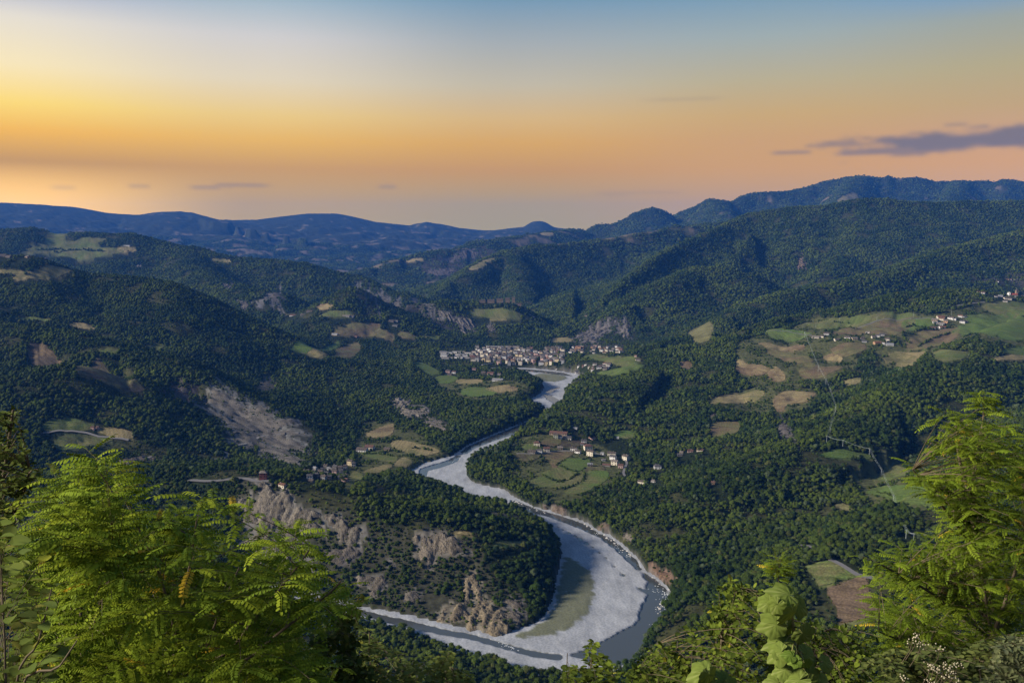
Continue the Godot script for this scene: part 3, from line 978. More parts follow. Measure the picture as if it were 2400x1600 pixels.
var rocks := [
	["D", 5.0, Color(0.30, 0.29, 0.27), Color(0.17, 0.165, 0.15), [[1390,270],[1450,215],[1550,115],[1640,190],[1720,235],[1850,270],[1950,330],[2060,415],[2070,470],[2140,560],[2150,625],[2030,690],[1900,640],[1740,560],[1640,530],[1570,480],[1540,390]]],
	["D", 4.0, Color(0.28, 0.26, 0.22), Color(0.16, 0.15, 0.13), [[1770,130],[1820,90],[1910,95],[1900,170],[1830,200],[1790,180]]],
	["D", 3.0, Color(0.20, 0.17, 0.16), Color(0.11, 0.10, 0.095), [[1180,170],[1260,145],[1340,190],[1300,240],[1220,235]]],
	["D", 3.0, Color(0.21, 0.19, 0.175), Color(0.12, 0.11, 0.10), [[780,650],[900,620],[1040,620],[1000,655],[860,680],[790,690]]],
	["G", 6.0, Color(0.33, 0.31, 0.27), Color(0.17, 0.16, 0.14), [[1110,150],[1150,125],[1250,130],[1330,175],[1400,250],[1470,290],[1480,330],[1470,420],[1400,480],[1300,520],[1180,480],[1115,400],[1105,270]]],
	["G", 5.0, Color(0.30, 0.285, 0.25), Color(0.16, 0.15, 0.13), [[1500,310],[1560,275],[1620,310],[1690,350],[1700,400],[1640,420],[1560,390]]],
	["G", 5.0, Color(0.33, 0.30, 0.25), Color(0.18, 0.165, 0.14), [[1885,410],[1920,370],[2000,350],[2080,385],[2165,432],[2080,460],[1960,515],[1900,470]]],
	["G", 6.0, Color(0.37, 0.32, 0.23), Color(0.21, 0.185, 0.145), [[1985,745],[2060,670],[2140,600],[2200,590],[2230,640],[2290,700],[2345,790],[2310,835],[2220,825],[2100,795]]],
	["G", 4.0, Color(0.24, 0.225, 0.20), Color(0.14, 0.13, 0.115), [[2290,690],[2360,640],[2420,700],[2400,780],[2340,770]]],
	["G", 4.0, Color(0.27, 0.25, 0.22), Color(0.15, 0.14, 0.12), [[1640,560],[1760,540],[1800,580],[1720,640],[1650,610]]],
	["G", 3.0, Color(0.25, 0.235, 0.21), Color(0.14, 0.13, 0.115), [[1770,500],[1800,480],[1830,510],[1790,530]]],
	["G", 3.5, Color(0.24, 0.22, 0.20), Color(0.13, 0.125, 0.11), [[1540,430],[1640,440],[1620,500],[1530,510],[1500,470]]],
	["G", 4.0, Color(0.25, 0.235, 0.21), Color(0.14, 0.13, 0.115), [[1840,640],[1900,610],[1960,640],[1900,680]]],
	["E", 5.0, Color(0.34, 0.32, 0.28), Color(0.19, 0.18, 0.16), [[355,270],[370,220],[420,208],[480,240],[490,275],[420,285]]],
	["E", 5.0, Color(0.34, 0.32, 0.28), Color(0.19, 0.18, 0.16), [[410,300],[480,285],[600,290],[605,330],[560,345],[500,335],[445,365]]],
	["E", 5.0, Color(0.32, 0.30, 0.27), Color(0.18, 0.17, 0.15), [[580,360],[650,350],[710,390],[742,430],[640,430],[600,415]]],
	["B", 8.0, Color(0.26, 0.25, 0.24), Color(0.15, 0.145, 0.14), [[90,800],[130,785],[200,825],[245,850],[250,890],[160,920],[100,880]]],
	["B", 6.0, Color(0.24, 0.23, 0.22), Color(0.14, 0.135, 0.13), [[270,880],[350,885],[405,945],[330,930]]],
	["B", 6.0, Color(0.24, 0.23, 0.22), Color(0.14, 0.135, 0.13), [[490,920],[560,895],[640,950],[560,955]]],
	["B", 8.0, Color(0.26, 0.25, 0.235), Color(0.15, 0.145, 0.14), [[665,990],[740,972],[800,1010],[870,1010],[905,1100],[840,1118],[790,1050],[690,1035]]],
	["B", 7.0, Color(0.20, 0.195, 0.185), Color(0.12, 0.115, 0.11), [[1000,1060],[1040,1050],[1060,1090],[1020,1110]]],
	["B", 9.0, Color(0.27, 0.26, 0.25), Color(0.15, 0.145, 0.14), [[1590,1165],[1640,1120],[1720,1070],[1800,1048],[1870,1048],[1860,1100],[1800,1140],[1760,1190],[1640,1192]]],
	["B", 10.0, Color(0.28, 0.27, 0.26), Color(0.15, 0.145, 0.14), [[1900,1110],[1920,1040],[1970,1035],[1990,1110],[2005,1165],[1940,1140]]],
	["B", 6.0, Color(0.20, 0.18, 0.17), Color(0.12, 0.11, 0.10), [[690,600],[800,570],[900,545],[960,560],[860,600],[760,625]]],
	["B", 6.0, Color(0.20, 0.18, 0.17), Color(0.12, 0.11, 0.10), [[600,690],[660,670],[780,670],[770,710],[680,720],[630,725]]],
	["B", 5.0, Color(0.34, 0.31, 0.28), Color(0.2, 0.18, 0.17), [[1590,985],[1690,995],[1690,1012],[1640,1008]]],
	["A", 9.0, Color(0.27, 0.26, 0.26), Color(0.15, 0.145, 0.145), [[1740,890],[1830,850],[1920,850],[1955,930],[1945,972],[1880,950],[1800,920]]],
	["A", 6.0, Color(0.27, 0.26, 0.25), Color(0.15, 0.145, 0.14), [[1525,785],[1560,775],[1600,812],[1550,818]]],
	["A", 6.0, Color(0.22, 0.21, 0.205), Color(0.14, 0.135, 0.13), [[1640,900],[1690,900],[1730,960],[1680,970]]],
	["A", 5.0, Color(0.33, 0.32, 0.31), Color(0.2, 0.19, 0.18), [[1560,750],[1580,748],[1612,780],[1590,782]]],
	["A", 5.0, Color(0.33, 0.32, 0.31), Color(0.2, 0.19, 0.18), [[930,650],[970,648],[985,665],[945,670]]],
	["C", 12.0, Color(0.30, 0.24, 0.18), Color(0.16, 0.14, 0.12), [[790,790],[800,740],[812,708],[830,715],[862,780],[835,797]]],
	["F", 5.0, Color(0.22, 0.21, 0.205), Color(0.13, 0.125, 0.12), [[640,440],[670,370],[695,345],[725,365],[760,440],[795,500],[765,532],[700,500]]],
	["F", 3.0, Color(0.24, 0.21, 0.18), Color(0.14, 0.12, 0.10), [[190,330],[225,320],[235,350],[205,365]]],
	["E", 2.5, Color(0.25, 0.21, 0.175), Color(0.15, 0.125, 0.105), [[1340,965],[1440,950],[1545,965],[1560,1000],[1480,1012],[1380,990]]],
	["E", 2.5, Color(0.25, 0.205, 0.165), Color(0.15, 0.12, 0.10), [[1740,1095],[1800,1075],[1840,1085],[1835,1125],[1770,1125]]],
	["E", 2.0, Color(0.27, 0.235, 0.19), Color(0.16, 0.135, 0.11), [[1930,1145],[1980,1160],[2040,1195],[2030,1210],[1960,1180]]],
	["H", 2.5, Color(0.25, 0.175, 0.13), Color(0.15, 0.105, 0.08), [[630,495],[680,515],[730,545],[740,585],[680,580],[640,540]]],
]

# thin scrub on stony ground round the rock faces
var scrub := [
	["G", Color(0.080, 0.080, 0.052), [[1090,170],[1110,110],[1280,110],[1440,230],[1600,250],[1760,320],[1900,340],[2080,330],[2200,400],[2240,520],[2330,600],[2420,680],[2400,800],[2300,850],[2080,790],[1900,740],[1740,700],[1560,600],[1300,560],[1100,480]]],
	["D", Color(0.075, 0.076, 0.055), [[1330,250],[1420,180],[1550,90],[1700,190],[1880,250],[2000,330],[2110,430],[2190,560],[2180,650],[2050,730],[1880,690],[1700,600],[1560,540],[1480,420]]],
	["E", Color(0.10, 0.095, 0.08), [[330,290],[350,200],[440,190],[520,240],[640,290],[760,420],[760,450],[620,450],[520,380],[420,370]]],
	["A", Color(0.075, 0.07, 0.06), [[1050,1500],[1200,1450],[1360,1480],[1340,1560],[1150,1600]]],
	["E", Color(0.13, 0.12, 0.09), [[860,930],[960,960],[1100,985],[1230,1040],[1300,1100],[1180,1070],[1040,1030],[900,980]]],
	["B", Color(0.085, 0.08, 0.07), [[60,780],[140,760],[280,840],[420,930],[660,960],[820,970],[930,1060],[930,1140],[780,1120],[640,1050],[480,980],[300,950],[120,930]]],
	["B", Color(0.08, 0.075, 0.068), [[1540,1190],[1640,1090],[1780,1020],[1920,1010],[2010,1080],[2040,1190],[1900,1210],[1700,1220]]],
	["B", Color(0.08, 0.07, 0.06), [[580,620],[760,560],[960,530],[1060,560],[900,640],[820,720],[660,740],[560,690]]],
	["C", Color(0.08, 0.075, 0.065), [[1980,870],[2150,830],[2400,800],[2400,890],[2200,900],[2050,890]]],
]

# bare rock inside an outline: a close net over the terrain broken into ribs and hollows that run downhill
func crag(poly: PackedVector2Array, base: Color, other: Color, rough: float) -> ArrayMesh:
	var lo := Vector2(1e9, 1e9)
	var hi := -lo
	for q in poly:
		lo = lo.min(q)
		hi = hi.max(q)
	var mid := (lo + hi) / 2.0
	var g3 := slope_at(mid.x, mid.y, 40.0)
	var g := Vector2(g3.x, -g3.z)
	g = g.normalized() if g.length() > 0.001 else Vector2(0, 1)
	var step := maxf(1.8, maxf(hi.x - lo.x, hi.y - lo.y) / 85.0)
	var nx := int((hi.x - lo.x) / step) + 2
	var nz := int((hi.y - lo.y) / step) + 2
	var inside := PackedByteArray()
	inside.resize(nx * nz)
	for j in nz:
		for i in nx:
			inside[j * nx + i] = 1 if Geometry2D.is_point_in_polygon(lo + Vector2(i, j) * step, poly) else 0
	var at_ := PackedInt32Array()
	at_.resize(nx * nz)
	at_.fill(-1)
	var V := PackedVector3Array()
	var C := PackedColorArray()
	var I := PackedInt32Array()
	for j in nz:
		for i in nx:
			if not inside[j * nx + i]: continue
			var rim := 0.0
			for o in [[1, 0], [-1, 0], [0, 1], [0, -1], [2, 0], [-2, 0], [0, 2], [0, -2]]:
				var a: int = i + o[0]
				var b: int = j + o[1]
				if a < 0 or b < 0 or a >= nx or b >= nz or not inside[b * nx + a]: rim += 1.0
			rim = clampf(rim / 3.0, 0.0, 1.0)
			var p := lo + Vector2(i, j) * step
			var along := p.dot(g)
			var across := p.dot(g.orthogonal())
			var q := 0.8 - absf(patch_noise.get_noise_2d(across * 3.4, along * 0.8)) * 2.4
			q += 0.55 * (0.5 - absf(patch_noise.get_noise_2d(across * 11.0 + 500.0, along * 4.5)) * 2.0)
			q += 0.22 * patch_noise.get_noise_2d(p.x * 34.0, p.y * 34.0)
			var v := Vector3(p.x, height(p.x, p.y) + 0.7, -p.y)
			v += slope_at(p.x, p.y, 14.0) * (maxf(q, -0.35) * rough * (1.0 - rim)) - Vector3(0, rim * 1.3, 0)
			var a := 0.6 * patch_noise.get_noise_2d(across * 4.0, along * 1.1) + 0.5 * patch_noise.get_noise_2d(p.x * 12.0, p.y * 12.0) + 0.4 * patch_noise.get_noise_2d(p.x * 41.0, p.y * 41.0)
			at_[j * nx + i] = V.size()
			V.append(v)
			C.append(other.lerp(base, clampf(0.6 + a * 1.5, 0, 1)))
	for j in nz - 1:
		for i in nx - 1:
			var k := [at_[j * nx + i], at_[j * nx + i + 1], at_[j * nx + nx + i], at_[j * nx + nx + i + 1]]
			if k[0] >= 0 and k[1] >= 0 and k[2] >= 0: I.append_array(PackedInt32Array([k[0], k[2], k[1]]))
			if k[1] >= 0 and k[2] >= 0 and k[3] >= 0: I.append_array(PackedInt32Array([k[1], k[2], k[3]]))
	var st := SurfaceTool.new()
	st.create_from(arrays_mesh(V, PackedVector3Array(), I, C), 0)
	st.generate_normals()
	return st.commit()

# open ground inside an outline: a net over the terrain, worked in strips, with uneven growth
func meadow(poly: PackedVector2Array, base: Color, other: Color) -> ArrayMesh:
	var lo := Vector2(1e9, 1e9)
	var hi := -lo
	for q in poly:
		lo = lo.min(q)
		hi = hi.max(q)
	var step := maxf(1.5, maxf(hi.x - lo.x, hi.y - lo.y) / 80.0)
	var nx := int((hi.x - lo.x) / step) + 2
	var nz := int((hi.y - lo.y) / step) + 2
	var turn := patch_noise.get_noise_2d(lo.x, lo.y) * 6.0
	var way := Vector2(cos(turn), sin(turn))
	var at_ := PackedInt32Array()
	at_.resize(nx * nz)
	at_.fill(-1)
	var V := PackedVector3Array()
	var C := PackedColorArray()
	var I := PackedInt32Array()
	for j in nz:
		for i in nx:
			var p := lo + Vector2(i, j) * step
			if not Geometry2D.is_point_in_polygon(p, poly): continue
			var a := 0.9 * patch_noise.get_noise_2d(p.x * 0.8, p.y * 0.8) + 0.45 * patch_noise.get_noise_2d(p.x * 6.0, p.y * 6.0)
			var strip := patch_noise.get_noise_2d(p.dot(way) * 16.0, p.dot(way.orthogonal()) * 0.8)
			at_[j * nx + i] = V.size()
			V.append(Vector3(p.x, height(p.x, p.y) + 0.55, -p.y))
			C.append(base.lerp(other, clampf(0.5 + a * 1.4, 0, 1)) * (1.0 + 0.45 * strip))
	for j in nz - 1:
		for i in nx - 1:
			var k := [at_[j * nx + i], at_[j * nx + i + 1], at_[j * nx + nx + i], at_[j * nx + nx + i + 1]]
			if k[0] >= 0 and k[1] >= 0 and k[2] >= 0: I.append_array(PackedInt32Array([k[0], k[2], k[1]]))
			if k[1] >= 0 and k[2] >= 0 and k[3] >= 0: I.append_array(PackedInt32Array([k[1], k[2], k[3]]))
	if I.is_empty(): return drape(poly, 4, 0.7, base, other)
	var st := SurfaceTool.new()
	st.create_from(arrays_mesh(V, PackedVector3Array(), I, C), 0)
	st.generate_normals()
	return st.commit()

# a torn outline
func ragged(poly: PackedVector2Array) -> PackedVector2Array:
	var mid := Vector2.ZERO
	for q in poly: mid += q / poly.size()
	var out := PackedVector2Array()
	for q in poly:
		var k := 1.0 + 0.75 * patch_noise.get_noise_2d(q.x * 3.0, q.y * 3.0) + 0.4 * patch_noise.get_noise_2d(q.x * 9.0, q.y * 9.0)
		out.append(mid + (q - mid) * clampf(k * 0.95, 0.45, 1.3))
	return out

func make_rocks():
	for s in scrub: mark(rounded(on_ground(s[0], s[2]), 4), 5, s[1])
	# farmland of the plateau: pasture with tree clumps and hedges
	for s in [[[1850,775],[1910,750],[2000,742],[2110,733],[2200,735],[2300,712],[2400,708],[2440,712],[2440,805],[2330,805],[2270,795],[2250,835],[2170,862],[2080,862],[2030,820],[1930,800]], [[1730,806],[1790,785],[1900,795],[1990,815],[2010,860],[1920,895],[1830,905],[1740,890]], [[1660,945],[1740,915],[1900,912],[1910,945],[1830,970],[1680,955]], [[1210,1030],[1300,1020],[1400,1040],[1450,1080],[1440,1130],[1330,1180],[1240,1140],[1200,1080]], [[840,1000],[920,990],[1030,1050],[1020,1075],[920,1110],[840,1110]], [[2010,1090],[2130,1080],[2220,1120],[2220,1210],[2100,1190],[2010,1150]], [[1020,880],[1220,895],[1215,930],[1080,935]]]:
		mark(rounded(on_ground("P", s), 4), 7, Color(0.125, 0.130, 0.052))
	for r in rocks:
		var poly := ragged(rounded(on_ground(r[0], r[4]), 11))
		mark(poly, 2, r[2].lerp(r[3], 0.5))
		var o := put(crag(poly, r[2] * Color(1.16, 1.08, 0.98), r[3] * Color(1.0, 0.94, 0.86), r[1] * 0.62), "rock_face", M.rock)
		tag(o, "bare eroded rock and scree breaking out of the woods", "", "rock faces", "structure")

var roads := [
	["D", 5.5, [[290,458],[360,446],[430,441],[560,452],[700,482],[790,495],[885,507]]],
	["D", 5.5, [[1300,785],[1380,790],[1450,790],[1560,776],[1620,764],[1700,772],[1760,786],[1850,784]]],
	["D", 5.5, [[1620,541],[1720,522],[1780,484],[1850,468],[1950,460],[2055,455]]],
	["D", 4.0, [[1400,637],[1480,634],[1540,625],[1567,602],[1540,585],[1500,580]]],
	["D", 3.5, [[800,682],[900,650],[1040,615]]],
	["M", 3.5, [[80,570],[330,578],[480,575],[640,555],[800,530],[1000,520],[1130,530]]],
	["M", 4.0, [[1520,560],[1620,585],[1720,605]]],
	["M", 4.0, [[2075,690],[2110,735],[2090,800],[2060,880],[2050,930],[2080,980],[2120,1010]]],
	["C", 5.0, [[560,1228],[690,1222],[760,1232],[830,1246],[900,1252]]],
	["C", 4.5, [[1150,1200],[1300,1167],[1500,1147],[1600,1135],[1730,1132]]],
	["C", 5.0, [[1830,1052],[1900,1044],[1960,1036],[2080,1021]]],
	["F", 5.5, [[1020,1325],[1060,1345],[1120,1378],[1200,1428],[1260,1442],[1340,1460]]],
	["F", 5.0, [[1570,1150],[1620,1150],[1680,1158]]],
	["F", 3.5, [[800,1222],[850,1230],[905,1247]]],
	["B", 6.0, [[1290,985],[1330,1010]]],
	["E", 4.0, [[480,270],[540,265],[590,285],[600,320]]],
]

func ribbon(pts: PackedVector2Array, wide: float, lift: float, col: Color) -> ArrayMesh:
	var V := PackedVector3Array()
	var N := PackedVector3Array()
	var C := PackedColorArray()
	var I := PackedInt32Array()
	var line := PackedVector2Array()
	for i in pts.size() - 1:
		for k in 8:
			line.append(pts[i].cubic_interpolate(pts[i + 1], pts[maxi(i - 1, 0)], pts[mini(i + 2, pts.size() - 1)], k / 8.0))
	line.append(pts[pts.size() - 1])
	for i in line.size():
		var d := (line[mini(i + 1, line.size() - 1)] - line[maxi(i - 1, 0)]).normalized().orthogonal()
		var h := -1e9
		for s in [-1.0, 0.0, 1.0]:
			var q: Vector2 = line[i] + d * s * wide * 0.5
			h = maxf(h, height(q.x, q.y))
		for s in [-1.0, -0.86, 0.86, 1.0]:
			var q: Vector2 = line[i] + d * s * wide * 0.5
			V.append(Vector3(q.x, h + lift if absf(s) < 0.9 else h - 0.8, -q.y))
			N.append(Vector3.UP)
			C.append(col)
			ban[node_at(q.x, q.y)] = 1
		if i > 0:
			var k := i * 4
			for a in 3:
				I.append_array(PackedInt32Array([k + a - 4, k + a - 3, k + a, k + a, k + a - 3, k + a + 1]))
	return arrays_mesh(V, N, faced(V, N, I), C)

func make_roads():
	for r in roads:
		var o := put(ribbon(on_ground(r[0], r[2]), r[1], 0.45, Color(0.20, 0.195, 0.19)), "road", M.road)
		tag(o, "narrow grey country road winding along the slope", "", "country roads", "structure")
	lay_terrain()

# ---------------------------------------------------------------- woods
func lumpy(rings: int, segs: int, size: Vector3, sd: int, rough: float) -> ArrayMesh:
	var n := FastNoiseLite.new()
	n.seed = sd
	n.frequency = 0.9
	var V := PackedVector3Array()
	var I := PackedInt32Array()
	for r in rings + 1:
		var a := PI * r / rings
		for s in segs:
			var b := TAU * (s + 0.5 * (r % 2)) / segs
			var d := Vector3(sin(a) * cos(b), cos(a), sin(a) * sin(b))
			V.append(d * size * (1.0 + rough * n.get_noise_3dv(d * 2.0)))
			if r < rings:
				var k := r * segs + s
				var k2 := r * segs + (s + 1) % segs
				I.append_array(PackedInt32Array([k, k2, k + segs, k2, k2 + segs, k + segs]))
	var st := SurfaceTool.new()
	st.create_from(arrays_mesh(V, PackedVector3Array(), I), 0)
	st.generate_normals()
	return st.commit()

# a crown about 2 units wide and 2 high, standing on the origin: lobes covered with leaf clumps round a lumpy heart
func crown_mesh(sd: int, lobes: int, leaves: int, leaf: float, tall: float, lift := 0.45) -> ArrayMesh:
	var r := RandomNumberGenerator.new()
	r.seed = sd
	var cs := []
	for i in lobes:
		var a := TAU * i / lobes + r.randf_range(-0.4, 0.4)
		var up := r.randf_range(-0.35, 0.75)
		var out := r.randf_range(0.30, 0.55) * (1.0 - 0.45 * maxf(up, 0.0))
		cs.append([Vector3(cos(a) * out, 1.0 + up * 0.62 * tall, sin(a) * out), r.randf_range(0.34, 0.54)])
	cs.append([Vector3(0, 1.0 + 0.42 * tall, 0), 0.5])
	cs.append([Vector3(0, 0.9, 0), 0.6])
	var V := PackedVector3Array()
	var N := PackedVector3Array()
	var I := PackedInt32Array()
	var mid := Vector3(0, 0.85, 0)
	for c in cs:
		var core := lumpy(4, 6, Vector3.ONE * c[1] * 0.76, sd + V.size(), 0.3).surface_get_arrays(0)
		var base := V.size()
		for v in core[Mesh.ARRAY_VERTEX]:
			var p: Vector3 = v + c[0]
			V.append(p)
			N.append((v.normalized() * 0.7 + (p - mid).normalized() * 0.5 + Vector3.UP * lift).normalized())
		for k in core[Mesh.ARRAY_INDEX]: I.append(base + k)
	for i in leaves:
		var c = cs[r.randi() % cs.size()]
		var d := Vector3(r.randfn(), r.randfn() * 0.9 + 0.25, r.randfn()).normalized()
		var p: Vector3 = c[0] + d * c[1] * r.randf_range(0.80, 1.22)
		var n := (d * 0.6 + (p - mid).normalized() * 0.5 + Vector3(r.randfn(), r.randfn(), r.randfn()) * 0.32 + Vector3.UP * lift).normalized()
		var t := n.cross(Vector3(r.randfn(), r.randfn(), r.randfn())).normalized()
		var b := n.cross(t)
		var s := leaf * r.randf_range(0.6, 1.3)
		var k := V.size()
		V.append(p + t * s)
		V.append(p + b * s * 0.7)
		V.append(p - t * s * 0.9)
		V.append(p - b * s * 0.6)
		for q in 4: N.append(n)
		I.append_array(PackedInt32Array([k, k + 1, k + 2, k, k + 2, k + 3]))
	return arrays_mesh(V, N, faced(V, N, I))

func tube(path: Array, r0: float, r1: float, sides := 6) -> ArrayMesh:
	var V := PackedVector3Array()
	var N := PackedVector3Array()
	var I := PackedInt32Array()
	for i in path.size():
		var d: Vector3 = (path[mini(i + 1, path.size() - 1)] - path[maxi(i - 1, 0)]).normalized()
		var x := d.cross(Vector3.FORWARD if absf(d.z) < 0.9 else Vector3.RIGHT).normalized()
		var y := x.cross(d)
		var r := lerpf(r0, r1, float(i) / (path.size() - 1))
		for s in sides:
			var a := TAU * s / sides
			var n := x * cos(a) + y * sin(a)
			V.append(path[i] + n * r)
			N.append(n)
			if i > 0:
				var k := (i - 1) * sides + s
				var k2 := (i - 1) * sides + (s + 1) % sides
				I.append_array(PackedInt32Array([k, k + sides, k2, k2, k + sides, k2 + sides]))
	return arrays_mesh(V, N, faced(V, N, I))

func copies(mesh: Mesh, m: Material, list: Array, called: String, label: String, parent: Node = null) -> MultiMeshInstance3D:
	var mm := MultiMesh.new()
	mm.transform_format = MultiMesh.TRANSFORM_3D
	mm.use_colors = true
	mm.mesh = mesh
	mm.instance_count = list.size()
	for i in list.size():
		mm.set_instance_transform(i, list[i][0])
		mm.set_instance_color(i, list[i][1])
	var o := MultiMeshInstance3D.new()
	o.multimesh = mm
	o.material_override = m
	if parent:
		o.name = called
		parent.add_child(o, true)
	else:
		o.name = numbered(called)
		add_child(o)
	o.set_meta("kind", "stuff")
	if label: o.set_meta("label", label)
	return o

var wood_tone := FastNoiseLite.new()

func wood_color(x: float, z: float) -> Color:
	var a := wood_tone.get_noise_2d(x, z)
	var c := Color(0.027, 0.046, 0.009).lerp(Color(0.064, 0.088, 0.013), clampf(0.5 + a * 1.3, 0, 1))
	var clump := wood_tone.get_noise_2d(x * 7.0 + 900.0, z * 7.0)
	c = c * (1.0 + 0.55 * clump)
	var b := rng.randf()
	if b > 0.95: c = Color(0.066, 0.088, 0.040)
	elif b > 0.90: c = Color(0.068, 0.078, 0.020)
	elif b < 0.12: c = Color(0.019, 0.034, 0.012)
	return c * rng.randf_range(0.76, 1.28)

# [near edge, far edge, spacing, crown radius]
const BANDS := [[520.0, 1350.0, 3.5, 2.7], [1350.0, 3000.0, 4.2, 3.1], [3000.0, 5200.0, 6.2, 4.4], [5200.0, 10000.0, 13.0, 8.0]]
var extra_trees := []   # [x, z, radius, height share] set by hedges and gardens

# hedges and tree rows between the fields: picture points, bush radius
var hedges := [
	["M", 1.7, [[880,805],[1000,862],[1140,905],[1210,895]]], ["M", 1.6, [[560,965],[700,1052],[860,1085],[1060,1050],[1225,930]]], ["M", 1.4, [[800,800],[900,725],[1000,680]]], ["M", 1.8, [[900,1220],[1060,1190],[1225,1128]]], ["M", 1.6, [[1330,930],[1345,1000],[1310,1090]]], ["M", 1.3, [[560,420],[760,450],[900,445]]], ["M", 2.2, [[520,620],[580,680],[540,760]]], ["M", 1.5, [[1300,690],[1400,650],[1560,620]]],
	["W", 2.4, [[1370,270],[1460,230],[1530,260],[1680,270]]], ["W", 2.6, [[1480,330],[1700,290],[1990,270]]], ["W", 3.0, [[1330,330],[1340,420],[1420,480]]], ["W", 2.2, [[600,270],[680,280],[740,290]]], ["W", 2.4, [[1520,530],[1650,440],[1800,385],[1990,330]]], ["W", 2.6, [[1080,480],[1200,470],[1280,430]]], ["W", 3.0, [[400,200],[500,205],[620,215]]],
	["A", 5.0, [[370,560],[520,545],[700,555]]], ["A", 4.5, [[240,545],[420,535]]], ["E", 2.5, [[360,615],[250,600],[150,600]]], ["E", 2.5, [[480,560],[560,565],[620,580]]], ["F", 2.6, [[1290,830],[1400,810],[1560,790]]], ["F", 1.2, [[1340,860],[1420,880],[1460,890]]],
	["S", 1.4, [[1690,60],[1705,150],[1690,230]]], ["S", 1.2, [[1130,460],[1300,465],[1440,465],[1560,440]]], ["S", 1.3, [[1420,90],[1385,200]]], ["E", 1.6, [[1830,1285],[1850,1320],[1865,1350]]], ["E", 1.3, [[930,840],[1010,860],[1110,900]]], ["E", 1.4, [[700,900],[860,935],[960,970]]],
]

func plant_hedges():
	for h in hedges:
		var line := on_ground(h[0], h[2])
		for i in line.size() - 1:
			var n := maxi(2, int((line[i + 1] - line[i]).length() / (h[1] * 1.1)))
			for k in n:
				if rng.randf() < 0.22: continue
				var p := line[i].lerp(line[i + 1], (k + rng.randf()) / n)
				extra_trees.append([p.x + rng.randfn() * h[1] * 0.4, p.y + rng.randfn() * h[1] * 0.5, h[1] * rng.randf_range(0.6, 1.35), rng.randf_range(0.7, 1.2)])

